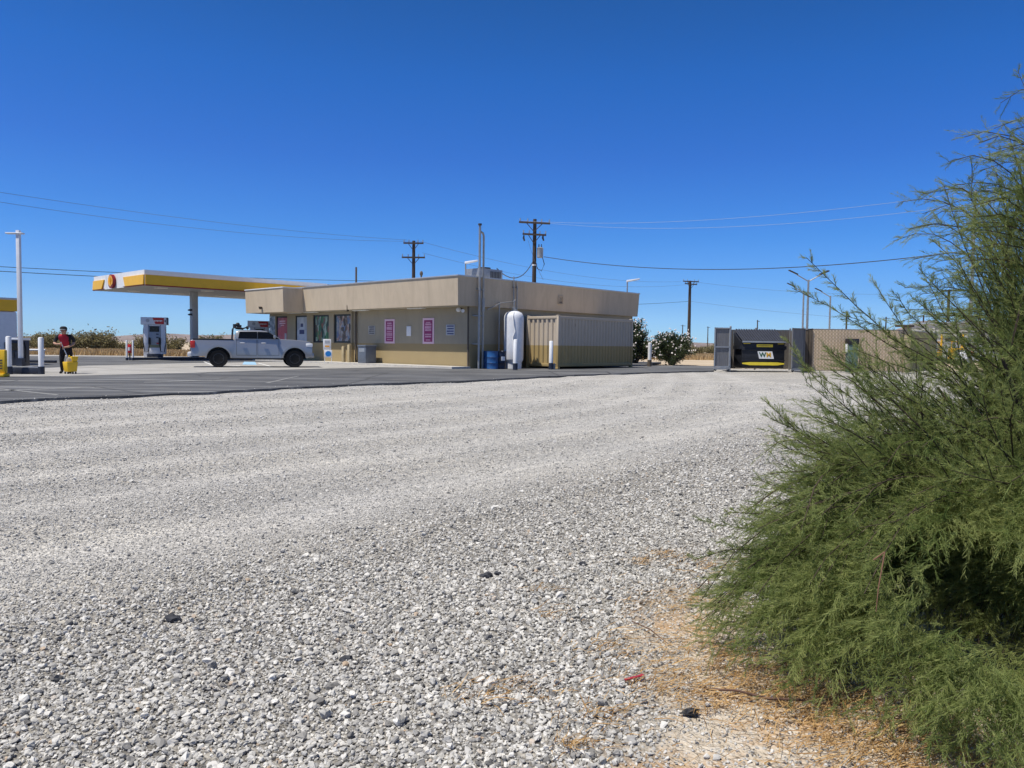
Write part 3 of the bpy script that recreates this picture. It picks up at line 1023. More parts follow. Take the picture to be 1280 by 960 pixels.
wall_sign('wall_banner', 'tall magenta banner with evenly spaced pink text bars, nearer the grey bin', 481.2, 493.6, 399, 429.3, 'magenta banners on the store wall',
          banner([(0.30, 0.36, .22), (0.22, 0.27, .27), (0.06, 0.19, .28), (-0.03, 0.02, .26), (-0.10, -0.06, .29), (-0.18, -0.12, .29), (-0.27, -0.22, .28), (-0.36, -0.32, .24)]))
wall_sign('wall_banner', 'tall magenta banner with a pale block of text, nearer the white globe light', 528.8, 542.8, 397.6, 429.8, 'magenta banners on the store wall',
          banner([(0.31, 0.35, .2), (0.22, 0.29, .28), (0.09, 0.19, .28), (0.0, 0.07, .28), (-0.16, -0.11, .28), (-0.25, -0.19, .27), (-0.37, -0.33, .2)]))


def text_plate(mat, ink, n):
    def mk(o, wd, ht):
        MB().box(-0.02, -0.004, -wd/2, wd/2, -ht/2, ht/2).build('plate', mat, o)
        l = MB()
        for k in range(n):
            z = ht*(0.36-0.72*k/(n-1))
            l.box(-0.0245, -0.0205, -wd*0.40, wd*(0.40-0.06*(k % 2)), z-ht*0.055, z+ht*0.055)
        l.build('printed_lines', ink, o)
    return mk


wall_sign('notice_plate', 'small worn notice with four dark lines above the grey bin', 460.8, 469, 407.3, 418, None, text_plate(simple('aged_plate', (0.42, 0.40, 0.36), 0.6, var=0.2), M['ink'], 4))
wall_sign('blank_plate', 'narrow blank white panel between the two magenta banners', 508.8, 514.2, 407.6, 420, None, lambda o, wd, ht: (MB().box(-0.05, -0.004, -wd/2, wd/2, -ht/2, ht/2).build('box_cover', M['white_metal'], o, bevel=0.01), MB().box(-0.056, -0.0505, -wd*0.32, wd*0.32, -ht*0.42, ht*0.40).build('lid', M['white'], o)))
wall_sign('notice_plate', 'small square notice with three bluish lines near the store corner', 557.8, 568.4, 405.8, 419, None, text_plate(M['grey_print'], M['ink_blue'], 4))
# security light at the corner
gl_ = empty('security_light', WC+Vector((AX*front_y(577)+(-0.22)*BX, AY*front_y(577)-0.22*BY, 2.93)), ROT)
tag(gl_, 'white globe security light under the fascia at the store corner', 'wall light')
MB().blob((0, 0, 0), (0.13, 0.13, 0.12), 3).build('globe', M['lamp_white'], gl_)
MB().tube([(0.0, 0, 0.0), (0.22, 0, 0.06)], 0.03, 8).build('bracket', M['dark_metal'], gl_)
MB().tube([(0.02, -0.22, -0.02), (-0.05, -0.36, -0.07)], [0.05, 0.09], 12).build('spot_head', M['white_metal'], gl_)
# cone-shaped porch lamp on the porch fascia
yl = front_y(330.5)
lp = empty('porch_camera', WC+Vector((AX*15.9-2.5*BX, AY*15.9-2.5*BY, 3.28)), ROT)
tag(lp, 'small brown camera hanging on the porch fascia above the pickup', 'camera')
MB().tube([(0, 0, 0.10), (0, 0, -0.06)], [0.11, 0.06], 12).build('housing', M['trim'], lp)
MB().tube([(0.06, 0, 0.06), (-0.02, 0, 0.06)], 0.03, 8).build('bracket', M['grey_metal'], lp)


def loc(x, y, z=0):
    """store-local to world"""
    return Vector((WC.x+BX*x+AX*y, WC.y+BY*x+AY*y, z))


# walk along the front
def lpoly(pts): return [(loc(*p).x, loc(*p).y) for p in pts]


tag(sheet('sidewalk', lpoly([(-1.25, -0.1), (-0.0, -0.1), (-0.0, LY), (-1.25, LY)]), 0.10, M['concrete_slab'], 0.15), 'raised concrete walk along the front of the store', 'sidewalk', kind='structure')

# ---- vent pipes up the long side
for (px, top_py, r_) in ((598.6, 282, 0.06), (603.4, 291, 0.06)):
    x = side_x(px, -0.45)
    p = loc(x, -0.45)
    h = P(px, top_py, p.y).z
    o = empty('vent_pipe', p, ROT)
    tag(o, 'taller steel vent pipe rising past the store roof near its corner' if px < 600 else 'shorter steel vent pipe with a bent top beside the taller one', 'vent pipe', 'vent pipes at the store corner')
    if px < 600:
        MB().tube([(0, 0, 0), (0, 0, h)], r_, 10).build('pipe', M['galv'], o)
        MB().tube([(0, 0, h), (0, 0, h+0.02), (0, 0, h+0.10)], [0.05, 0.10, 0.09], 10).build('vent_cap', M['dark_metal'], o)
    else:
        MB().tube([(0, 0, 0), (0, 0, h-0.15), (-0.06, 0, h-0.02), (-0.2, 0, h+0.02)], r_*0.9, 10).build('pipe', M['galv'], o)
        MB().tube([(0, 0, 2.85), (0, 0, 3.5)], 0.085, 10).build('sleeve', M['galv'], o)
    for z in (1.2, 2.6, 3.9):
        MB().box(-0.09, 0.09, -0.02, 0.42 if z < 3 else 0.14, z, z+0.05).build('clamp', M['galv'], o)
# conduits in front of the fascia above the tank
for px, z0 in ((641.0, 2.6), (645.2, 2.9)):
    x = side_x(px, -0.36)
    p = loc(x, -0.38)
    o = MB().tube([(0, 0, z0), (0, 0, 4.75 if px < 643 else 4.55)], 0.03, 8).tube([(0, 0, 4.2), (0, 0.08, 4.2)], 0.045, 8).build('conduit', M['galv'])
    o.location = p; o.rotation_euler = (0, 0, ROT)
    tag(o, 'thin steel conduit on the fascia above the tank, with a weatherhead' if px < 643 else 'thin shorter steel conduit on the fascia right of the weatherhead', 'conduit', 'conduits above the tank')

# ---- roof gear
ac = empty('rooftop_unit', loc(3.6, 2.6, 4.52), ROT)
tag(ac, 'grey air conditioning unit on the store roof behind the vent pipes', 'air conditioner')
MB().box(-0.85, 0.85, -0.6, 0.6, 0.06, 0.82).build('cabinet', M['galv'], ac, bevel=0.02)
MB().box(-0.7, 0.7, -0.45, 0.45, 0.0, 0.06).build('curb', M['grey_metal'], ac)
gr = MB()
for k in range(7): gr.box(-0.1+k*0.12, -0.04+k*0.12, -0.615, -0.601, 0.18, 0.7)
gr.build('grille', M['dark_metal'], ac)
MB().lathe([(0.0, 0.83), (0.36, 0.83), (0.36, 0.93), (0.30, 0.93)], 20).build('fan_guard', M['dark_metal'], ac)


def roof_lamp(px, py_base, py_top, px_head, Y, label):
    b = P(px, py_base, Y); t = P(px, py_top, Y)
    o = empty('roof_floodlight', (b.x, b.y, 4.52))
    tag(o, label, 'floodlight', 'floodlights on the store roof')
    h = t.z-4.52
    w_ = (px_head-px)/F*Y
    MB().tube([(0, 0, 0), (0, 0, h)], 0.04, 8).build('post', M['galv'], o)
    m = MB(); n0 = len(m.v); m.box(-0.05, w_, -0.16, 0.16, -0.05, 0.06)
    for i in range(n0, len(m.v)):
        p = m.v[i]; m.v[i] = (p[0], p[1]*(0.6+0.5*p[0]/w_), p[2]*(0.7 if p[0] > 0.1 else 1.2)+p[0]*0.18+h)
    m.build('lamp_head', M['white_metal'], o, bevel=0.02)
    return o


roof_lamp(582, 340, 328.5, 597, 42.0, 'white arm floodlight on the roof beside the air conditioning unit')
roof_lamp(784, 363, 351.5, 799, 47.5, "white arm floodlight at the far right end of the store's roof")
for (px, pb, pt, Y, r_, lab) in ((445.2, 356, 334, 47, 0.06, 'thin dark vent stack standing on the roof above the window posters'), (526.6, 352, 339.5, 46, 0.05, 'short dark vent stub on the roof near the far utility pole')):
    b, t = P(px, pb, Y), P(px, pt, Y)
    m = MB().tube([(0, 0, 0), (0, 0, t.z-4.5)], r_, 8)
    if px > 500: m.blob((0, 0, t.z-4.5-0.12), (0.10, 0.10, 0.16), 2)
    o = m.build('roof_vent_stack', M['trim']); o.location = (b.x, b.y, 4.5)
    tag(o, lab, 'vent stack')

# ---- container
ctn = empty('shipping_container', (2.32, 39.15, 0.0), ROT)
tag(ctn, 'corrugated tan storage container with darker painted lower half beside the store', 'container')
CLN, CWD, CHT = 6.7, 2.2, 2.72


def corr(L, pitch=0.31, depth=0.05):
    """trapezoid corrugation as (along, in) points"""
    pts = []; x = 0.0
    while x < L-1e-3:
        for (dx, d) in ((0.0, 0), (pitch*0.36, 0), (pitch*0.5, depth), (pitch*0.86, depth)):
            if x+dx < L: pts.append((x+dx, d))
        x += pitch
    pts.append((L, 0))
    return pts


cb = MB(); e = 0.12
for (side) in ('long', 'end', 'far'):
    L = CLN-2*e if side != 'end' else CWD-2*e
    pts = corr(L, 0.31 if side == 'end' else 0.27, 0.07 if side == 'end' else 0.045)
    vs = []
    for (s, d) in pts:
        for z in (0.28, CHT-0.15):
            if side == 'long': vs.append((e+s, 0.02+d, z))
            elif side == 'far': vs.append((e+s, CWD-0.02-d, z))
            else: vs.append((0.02+d, e+s, z))
    cb.add(vs, [(2*i, 2*i+2, 2*i+3, 2*i+1) for i in range(len(pts)-1)])
cb.build('corrugated_panels', M['container'], ctn, smooth=False)
cf = MB()
for x in (0, CLN-e):
    for y in (0, CWD-e): cf.box(x, x+e, y, y+e, 0.02, CHT)
for y in (0, CWD-e):
    cf.box(e, CLN-e, y, y+e*0.9, CHT-0.15, CHT-0.01); cf.box(e, CLN-e, y+0.01, y+e*0.9, 0.12, 0.28)
for x in (0, CLN-e):
    cf.box(x, x+e*0.9, e, CWD-e, CHT-0.15, CHT-0.01); cf.box(x+0.01, x+e*0.9, e, CWD-e, 0.12, 0.28)
cf.build('frame', M['container'], ctn, bevel=0.008)
MB().box(0.05, CLN-0.05, 0.05, CWD-0.05, CHT-0.06, CHT-0.02).build('roof_panel', M['container'], ctn)
MB().box(e, CLN-e, 0.15, CWD-0.15, 0.10, 0.14).build('floor_panel', M['trim'], ctn)
for x in (-0.005, CLN-0.165):
    for y in (-0.005, CWD-0.165):
        MB().box(x, x+0.17, y, y+0.17, 0.0, 0.11).build('corner_casting', M['container'], ctn, bevel=0.01)
        MB().box(x, x+0.17, y, y+0.17, CHT-0.02, CHT+0.03).build('corner_casting', M['container'], ctn, bevel=0.01)

# ---- white tank
TK = Vector((0.06, 39.35, 0))
tk = empty('storage_tank', TK, ROT)
tag(tk, 'tall white upright tank with domed top standing against the store wall', 'tank')
MB().lathe([(0.40, 0.30), (0.49, 0.42), (0.505, 0.5), (0.505, 2.55), (0.48, 2.70), (0.40, 2.83), (0.24, 2.91), (0.12, 2.94)], 36).build('shell', M['tank'], tk)
MB().lathe([(0.42, 0.0), (0.42, 0.36)], 30).build('skirt', M['tank'], tk)
MB().lathe([(0.20, 2.90), (0.20, 2.98), (0.11, 3.0), (0.11, 3.12)], 20).build('manway', M['galv'], tk)
MB().tube([(0, 0, 3.1), (0, 0, 3.45), (0.1, 0.0, 3.5)], 0.035, 8).build('relief_pipe', M['galv'], tk)
MB().tube([(-0.30, -0.26, 2.86), (-0.43, -0.33, 2.6), (-0.40, -0.36, 2.2), (-0.34, -0.42, 1.9), (-0.42, -0.34, 1.6), (-0.40, -0.36, 0.9), (-0.40, -0.38, 0.1)], 0.028, 8).build('hose', M['white'], tk)
# supply line from the store to the tank top
sp_ = MB().tube([loc(0.75, -0.5, 2.95)-TK, loc(1.7, -0.55, 3.33)-TK, loc(2.4, -0.75, 3.42)-TK, Vector((0.05, 0.0, 3.42))], 0.03, 8)
sp_.tube([loc(1.78, -0.35, 0.0)-TK, loc(1.78, -0.35, 3.38)-TK], 0.035, 8)
o = sp_.build('supply_pipe', M['galv']); o.location = TK
tag(o, 'thin steel pipe running from the vent pipes to the top of the tank', 'pipe')

# ---- drums


def drum(px, py, Y, body, label, lidm, plate=False):
    p = P(px, py, Y); p.z = 0
    o = empty('oil_drum', p, random.uniform(0, 1))
    tag(o, label, 'drum', 'drums beside the tank')
    pr = [(0.0, 0.01), (0.285, 0.0), (0.292, 0.02), (0.28, 0.04), (0.28, 0.28), (0.292, 0.30), (0.28, 0.32), (0.28, 0.57), (0.292, 0.59), (0.28, 0.61), (0.28, 0.85), (0.292, 0.865), (0.292, 0.885), (0.275, 0.885), (0.272, 0.865)]
    MB().lathe(pr, 28).build('barrel', body, o)
    MB().lathe([(0.0, 0.866), (0.27, 0.866), (0.27, 0.874)], 28).lathe([(0.03, 0.874), (0.03, 0.895)], 10, (0.16, 0.05, 0)).build('lid', lidm, o)
    if plate:
        m = MB()
        for k in range(5):
            a = -1.25-o.rotation_euler.z+0.12*k
            m.box(0.284*math.cos(a)-0.045, 0.284*math.cos(a)+0.03, 0.284*math.sin(a)-0.02, 0.284*math.sin(a)+0.0, 0.42, 0.62)
        m.build('label_sheet', M['white'], o)
    return o


drum(609.6, 459, 38.75, M['blue'], 'blue steel drum half hidden behind the other drums, by the wall', M['blue'])
drum(615.6, 460.5, 38.1, M['blue'], 'bright blue steel drum in front, left of the dark lidded drum', M['navy_blue'])
drum(625.2, 460.3, 38.35, M['navy_blue'], 'dark navy drum with pale lid and white label next to the tank', M['white_metal'], True)


# ---- bollards
def bollard(p, h, r, label, base_h=0.3, group='white bollards', basem=None):
    o = empty('bollard', p)
    tag(o, label, 'bollard', group)
    MB().lathe([(r, base_h), (r, h-0.04), (r*0.8, h-0.01), (r*0.3, h)], 20).build('post', M['white'], o)
    MB().lathe([(r*1.18, -0.02), (r*1.18, base_h)], 20).build('base_band', basem or M['navy'], o)
    return o


b1 = P(644, 462.3, 37.0); b1.z = 0
bollard(b1, 1.47, 0.10, 'white bollard standing right in front of the white tank', 0.32)
b2 = P(688.6, 460.8, 38.7); b2.z = 0
bollard(b2, 1.43, 0.10, "white bollard guarding the corner of the tan container's short end", 0.32)
b3 = P(811.8, 456.8, 46.8); b3.z = 0
bollard(b3, 1.45, 0.11, 'lone white bollard on the drive between the container and the oleanders', 0.40, basem=M['trim'])
cpv = MB().tube([(0, 0, 0), (0, 0, 0.2), (0.05, 0, 0.28)], 0.07, 8); o = cpv.build('standpipe_elbow', M['galv']); q = P(692.5, 460.5, 38.9); o.location = (q.x, q.y, 0)
tag(o, 'small curved pipe end on the ground by the container bollard', 'pipe')

# ---- grey waste bin, sandwich board, short posts by the front
q = P(458.8, 456, 43.0)
bn = empty('waste_bin', (q.x, q.y, 0.006), ROT)
tag(bn, 'blue-grey square waste bin standing in front of the store wall', 'bin')
MB().box(-0.36, 0.36, -0.36, 0.36, 0.03, 1.0).build('body', M['bin_grey'], bn, bevel=0.02)
MB().box(-0.39, 0.39, -0.39, 0.39, 1.0, 1.10).build('lid', M['bin_grey'], bn, bevel=0.03)
MB().box(-0.32, 0.32, -0.32, 0.32, 0.0, 0.03).build('base', M['dark_metal'], bn)
MB().box(-0.366, -0.358, -0.24, 0.24, 0.72, 0.92).build('flap', M['grey_metal'], bn)

q = P(409.5, 454.5, 44.6)
sb = empty('sidewalk_sign', (q.x, q.y, 0.006), 0.22)
tag(sb, 'white standing sign with blue print in front of the shop windows', 'sign')
MB().box(-0.25, 0.20, -0.02, 0.02, 0.78, 1.42).build('panel', M['white'], sb, bevel=0.008)
MB().box(-0.19, 0.26, -0.06, -0.025, 0.36, 0.78).build('lower_panel', M['white'], sb, bevel=0.008)
m = MB(); n = 24
m.add([(0.04+0.17*math.cos(2*PI*k/n), -0.066, 0.57+0.16*math.sin(2*PI*k/n)) for k in range(n)]+[(0.04+0.17*math.cos(2*PI*k/n), -0.0605, 0.57+0.16*math.sin(2*PI*k/n)) for k in range(n)],
      [tuple(range(n))]+[(k, (k+1) % n, n+(k+1) % n, n+k) for k in range(n)])
m.build('blue_disc', M['sky_blue'], sb)
MB().box(-0.17, 0.12, -0.026, -0.021, 1.18, 1.34).build('printed_block', M['grey_print'], sb)
MB().box(-0.15, 0.10, -0.026, -0.021, 0.95, 1.05).build('printed_block', M['orange'], sb)
for x in (-0.16, 0.22):
    MB().box(x-0.018, x+0.018, -0.055, -0.03, 0.0, 0.37).build('leg', M['white'], sb)
for px, h, lab in ((437.6, 1.0, 'left of the two short tan posts by the downpipes'), (444.8, 1.1, 'right of the two short tan posts by the downpipes')):
    y = front_y(px)
    o = MB().box(-0.08, 0.08, -0.10, 0.10, 0, h).box(-0.06, 0.06, -0.08, 0.08, h, h+0.03).build('short_post', M['tan'], bevel=0.01)
    o.location = loc(-0.45, y, 0.0); o.rotation_euler = (0, 0, ROT)
    tag(o, lab, 'post', 'short tan posts by the store front')

# faint worn stripes on the asphalt
WORN = simple('worn_stripe_paint', (0.22, 0.22, 0.215), 0.85, var=0.35, scale=9, grime=0.6)
for pp in ([(-20, 489.5), (118, 484.6), (118, 483.9), (-20, 488.6)], [(70, 494.2), (-20, 484.5), (-20, 483.7), (74, 493.2)], [(180, 478.4), (300, 474.6), (300, 474.1), (180, 477.7)], [(330, 479.0), (372, 470.0), (375, 470.0), (336, 479.0)]):
    o = sheet('parking_line_marking', [(G(*p).x, G(*p).y) for p in pp], 0.005, WORN, 0.003)
    tag(o, 'faint worn stripe on the dark asphalt drive', 'road marking', 'faint stripes on the asphalt', kind='structure')
# painted parking marks
blp = [(G(*p).x, G(*p).y) for p in [(303, 455.8), (321, 456.2), (319, 452.6), (305, 452.4)]]
o = sheet('parking_symbol_marking', blp, 0.012, M['blue_line'], 0.004); tag(o, 'faded blue painted square on the concrete under the pickup', 'road marking', kind='structure')
for i, pp in enumerate([[(254, 452.3), (270, 459), (272, 458.7), (256, 452.3)], [(322, 454), (340, 459), (342, 458.7), (324, 454)], [(258, 459.4), (300, 457.6), (300, 457.2), (258, 458.9)]]):
    o = sheet('parking_line_marking', [(G(*p).x, G(*p).y) for p in pp], 0.011, M['white_line'], 0.003)
    tag(o, 'worn white parking line on the concrete near the pickup', 'road marking', 'worn parking lines', kind='structure')
# ------------------------------------------------------------------ text


def text_mesh(body, size, depth=0.004, shear=0.0, bold=0.0):
    cu = bpy.data.curves.new('lettering', 'FONT')
    cu.body = body; cu.size = size; cu.extrude = depth/2; cu.align_x = 'CENTER'; cu.align_y = 'CENTER'; cu.shear = shear; cu.offset = bold
    o = bpy.data.objects.new('lettering', cu); COL.objects.link(o)
    dg = bpy.context.evaluated_depsgraph_get()
    me = bpy.data.meshes.new_from_object(o.evaluated_get(dg))
    COL.objects.unlink(o); bpy.data.objects.remove(o)
    return me


def lettering(name, body, size, mat, parent, loc_, rot, shear=0.0, bold=0.0, depth=0.004):
    me = text_mesh(body, size, depth, shear, bold)
    me.materials.clear(); me.materials.append(mat)
    o = bpy.data.objects.new(name, me); COL.objects.link(o)
    o.parent = parent; o.location = loc_; o.rotation_euler = rot
    return o


# ------------------------------------------------------------------ fuel canopy (local x along the store's long side)
NC = Vector((-21.9, 46.0, 0))
can = empty('fuel_canopy', NC, ROT)
tag(can, 'white fuel station canopy with yellow band and red lower edge on steel columns', 'canopy')
CW, CLX = 8.2, 12.6        # local y width, local x length
ZB, ZT = 4.51, 5.43
MB().box(0, CLX, 0, CW, ZB+0.03, ZT-0.02).build('roof', M['white'], can)
fm = MB()
fm.box(-0.04, 0, -0.04, CW+0.04, ZB, ZT); fm.box(CLX, CLX+0.04, -0.04, CW+0.04, ZB, ZT)
fm.box(0, CLX, -0.04, 0, ZB, ZT); fm.box(0, CLX, CW, CW+0.04, ZB, ZT)
fm.build('fascia', M['white'], can)
z0, z1 = ZB+0.05, ZT-0.29


def band(axis, a, b, slope_a=0.0, slope_b=0.0):
    """yellow band with slanted ends; wedge section standing proud at its foot"""
    yb_ = MB(); rb = MB()
    for (mm, zz0, zz1, p0, p1) in ((yb_, z0, z1, 0.10, 0.06), (rb, z0-0.07, z0-0.002, 0.07, 0.10)):
        sa = slope_a if mm is yb_ else 0; sb_ = slope_b if mm is yb_ else 0
        if axis == 'y':
            mm.add([(-0.043, a+slope_a, zz0), (-0.043, b-slope_b, zz0), (-0.043, b+(slope_b-slope_b), zz1), (-0.043, a, zz1),
                    (-0.04-p0, a+slope_a, zz0), (-0.04-p0, b-slope_b, zz0), (-0.04-p1, b, zz1), (-0.04-p1, a, zz1)],
                   [(0, 1, 2, 3), (7, 6, 5, 4), (0, 4, 5, 1), (1, 5, 6, 2), (2, 6, 7, 3), (3, 7, 4, 0)])
        else:
            mm.add([(a, -0.043, zz0), (b, -0.043, zz0), (b, -0.043, zz1), (a, -0.043, zz1),
                    (a, -0.04-p0, zz0), (b, -0.04-p0, zz0), (b, -0.04-p1, zz1), (a, -0.04-p1, zz1)],
                   [(0, 1, 2, 3), (7, 6, 5, 4), (0, 4, 5, 1), (1, 5, 6, 2), (2, 6, 7, 3), (3, 7, 4, 0)])

    yb_.build('yellow_band', M['yellow'], can)
    rb.build('red_edge', M['dark_red'], can)


# the short face: yellow at both ends, white in the middle with the emblem
band('y', -0.045, 3.1, 0.0, 0.38)
band('y', 6.3, CW+0.045, 0.33, 0.0)
band('x', 0.0, CLX, 0, 0)
sfm = MB()
sfm.box(0.01, CLX-0.01, 0.01, CW-0.01, ZB+0.012, ZB+0.029)
sfm.build('soffit', simple('soffit_grey', (0.50, 0.51, 0.50), 0.6, var=0.06), can)
for x in (1.6, 4.6, 7.6, 10.6):
    for y in (1.6, 5.9): MB().box(x-0.3, x+0.3, y-0.3, y+0.3, ZB-0.03, ZB+0.011).build('soffit_light', M['lamp_white'], can)
# shell-shaped roundel standing proud of the short face
em = MB(); em.lathe([(0.44, 0.0), (0.44, 0.16), (0.41, 0.18)], 32, (0, 0, 0), 'x')
emo = em.build('emblem_drum', [M['dark_red']], can); emo.location = (-0.24, 4.75, ZB+0.44)
emo.scale = (1, 1, 1)
fan = MB(); ribs = 14
pts = [(0.0, -0.36)]
for k in range(ribs*2+1):
    a = math.radians(205)-math.radians(230)*k/(ribs*2)
    rr = 0.41 if k % 2 else 0.385
    pts.append((rr*math.cos(a)*1.0, -0.03+rr*math.sin(a)*0.95))
n = len(pts)
fan.add([(-0.012, y, z) for y, z in pts]+[(0.0, y, z) for y, z in pts], [tuple(range(n))]+[(i, (i+1) % n, n+(i+1) % n, n+i) for i in range(n)])
fo = fan.build('emblem_shell', M['orange'], can, smooth=False); fo.location = (-0.252, 4.75, ZB+0.46)
rbm = MB()
for k in range(7):
    a = math.radians(25+130*k/6)
    rbm.tube([(0, 0.05*math.cos(a), -0.25+0.05*math.sin(a)), (0, 0.30*math.cos(a), -0.03+0.29*math.sin(a))], 0.011, 5)
ro = rbm.build('emblem_ribs', M['yellow'], can); ro.location = (-0.268, 4.75, ZB+0.46)
for x in (4.6, 10.6):
    co = MB().box(x-0.2, x+0.2, 3.6-0.2, 3.6+0.2, 0.75, ZB+0.012).build('column', simple('column_grey', (0.46, 0.47, 0.47), 0.5, var=0.06), can, bevel=0.015)
    MB().box(x-0.215, x+0.215, 3.6-0.215, 3.6+0.215, 0.0, 0.75).build('column_base', M['navy'], co)
    if x < 5:
        for z in (3.0, 3.3):
            MB().cbox((x-0.30, 3.6-0.16, z), (0.16, 0.13, 0.13)).cbox((x-0.42, 3.6-0.16, z-0.01), (0.10, 0.09, 0.09)).build('camera', M['dark_metal'], co, bevel=0.01)


def cl(x, y, z=0.0):
    return Vector((NC.x+BX*x+AX*y, NC.y+BY*x+AY*y, z))


# ---- island
isl = empty('pump_island', cl(0, 0), ROT)
tag(isl, 'long low pump island with black sides and pale top under the canopy', 'pump island')
m = MB(); m.box(0.3, 11.6, 2.7, 3.95, -0.02, 0.15); m.build('kerb', M['navy'], isl, bevel=0.03)
m = MB(); m.box(0.35, 11.55, 2.75, 3.9, 0.152, 0.17); m.build('top', M['concrete_slab'], isl)


# ---- dispensers
def make_pump(name, label, group):
    t = empty(name, (0, 0, 0))
    tag(t, label, 'fuel pump', group)
    # local: faces -y, width along x
    MB().box(-0.42, 0.42, -0.30, 0.30, 0.0, 0.18).build('base', M['navy'], t, bevel=0.01)
    for s in (-1, 1):
        MB().box(min(s*0.34, s*0.60), max(s*0.34, s*0.60), -0.29, 0.29, 0.0 if s < 0 else 0.18, 1.92).build('side_panel', M['white_metal'], t, bevel=0.02)
    MB().box(-0.335, 0.335, -0.26, 0.26, 0.18, 1.92).build('cabinet', M['grey_metal'], t, bevel=0.01)
    hd = MB().box(-0.74, 0.74, -0.34, 0.34, 1.92, 2.36).build('header', M['white_metal'], t, bevel=0.015)
    pr = MB(); pr.add([(-0.10, -0.352, 2.33), (0.52, -0.352, 2.33), (0.52, -0.352, 1.96), (0.06, -0.352, 1.96), (-0.10, -0.343, 2.33), (0.52, -0.343, 2.33), (0.52, -0.343, 1.96), (0.06, -0.343, 1.96)],
                      [(0, 1, 2, 3), (0, 4, 5, 1), (1, 5, 6, 2), (2, 6, 7, 3), (3, 7, 4, 0)])
    pr.build('red_panel', M['red'], hd)
    MB().box(0.66, 0.745, -0.352, -0.343, 1.93, 2.35).build('dark_edge', M['navy'], hd)
    lg = MB(); lg.lathe([(0.0, -0.006), (0.10, -0.006), (0.10, 0.004)], 20, (0, 0, 0), 'y')
    o = lg.build('badge', M['grey_print'], hd); o.location = (-0.36, -0.348, 2.16)
    sx = MB()
    for k in range(6): sx.box(0.0+k*0.075, 0.055+k*0.075, -0.357, -0.353, 2.10+0.02*(k % 2), 2.19)
    sx.build('pale_script', M['white'], hd)
    MB().box(0.56, 0.62, -0.352, -0.343, 2.08, 2.2).build('small_mark', M['ink'], hd)
    sc = MB().box(-0.27, 0.25, -0.285, -0.262, 1.50, 1.84).build('display', M['black'], t, bevel=0.008)
    MB().box(-0.22, 0.20, -0.292, -0.286, 1.55, 1.79).build('screen', M['glass'], sc)
    MB().box(-0.28, 0.29, -0.28, -0.262, 1.845, 1.90).build('display_hood', M['white'], t)
    MB().box(0.08, 0.22, -0.275, -0.262, 1.33, 1.40).build('card_slot', M['ink'], t)
    MB().box(0.08, 0.22, -0.275, -0.262, 1.14, 1.21).build('receipt_slot', M['ink'], t)
    kp = MB()
    for i in range(3):
        for j in range(3): kp.box(0.02+i*0.07, 0.075+i*0.07, -0.272, -0.262, 0.90+j*0.065, 0.95+j*0.065)
    kp.build('grade_buttons', M['grey_print'], t)
    MB().box(0.10, 0.22, -0.272, -0.262, 0.78, 0.86).build('stop_button', M['red'], t)
    for s in (-1, 1):
        nz = MB().tube([(s*0.27, -0.33, 0.72), (s*0.27, -0.36, 0.90), (s*0.27, -0.33, 1.06), (s*0.27, -0.38, 1.16)], [0.02, 0.035, 0.04, 0.03], 8)
        nzo = nz.box(s*0.27-0.055, s*0.27+0.055, -0.315, -0.262, 0.74, 1.14).build('nozzle', M['black'], t)
        MB().tube([(s*0.27, -0.34, 0.72), (s*0.34, -0.42, 0.35), (s*0.52, -0.40, 0.30), (s*0.62, -0.28, 0.9), (s*0.60, -0.2, 1.7), (s*0.55, -0.1, 1.93)], 0.022, 8).build('hose', M['rubber'], t)
    MB().box(-0.30, 0.32, -0.274, -0.262, 0.58, 0.72).build('notice_strip', simple('olive_notice', (0.25, 0.25, 0.14), 0.6), t)
    MB().box(-0.30, 0.32, -0.272, -0.262, 0.20, 0.55).build('lower_door', M['white_metal'], t, bevel=0.008)
    return t


pump = make_pump('fuel_pump', 'white fuel pump with red header panel left of the canopy column', 'fuel pumps on the island')
pump.location = cl(1.9, 3.3, 0.17)
pump.scale = (1.08, 1.08, 1.08)
pump.rotation_euler = (0, 0, math.radians(20))
pump2 = copy_tree(pump)
pump2.location = cl(9.2, 3.3, 0.17)
pump2['label'] = 'white fuel pump half hidden behind the pickup cab, only its red header showing'

for px, lab in ((158.6, 'left of two slim white bollards at the pump island end'), (166.4, 'right of two slim white bollards at the pump island end')):
    p = P(px, 452, 47.0); p.z = 0
    bollard(p, 1.24, 0.055, lab, 0.17, 'slim bollards at the pump island')
q = P(162.4, 452, 47.2)
fx = empty('fire_extinguisher_box', (q.x, q.y, 0), 0.0)
tag(fx, 'small red and white box on a post between the two slim bollards', 'extinguisher box')
MB().box(-0.10, 0.10, -0.07, 0.07, 0.45, 0.98).build('box_cover', M['red'], fx, bevel=0.01)
MB().box(-0.07, 0.07, -0.078, -0.0705, 0.60, 0.80).build('white_panel', M['white'], fx)
MB().box(-0.03, 0.03, -0.03, 0.03, 0.0, 0.45).build('post', M['dark_metal'], fx)

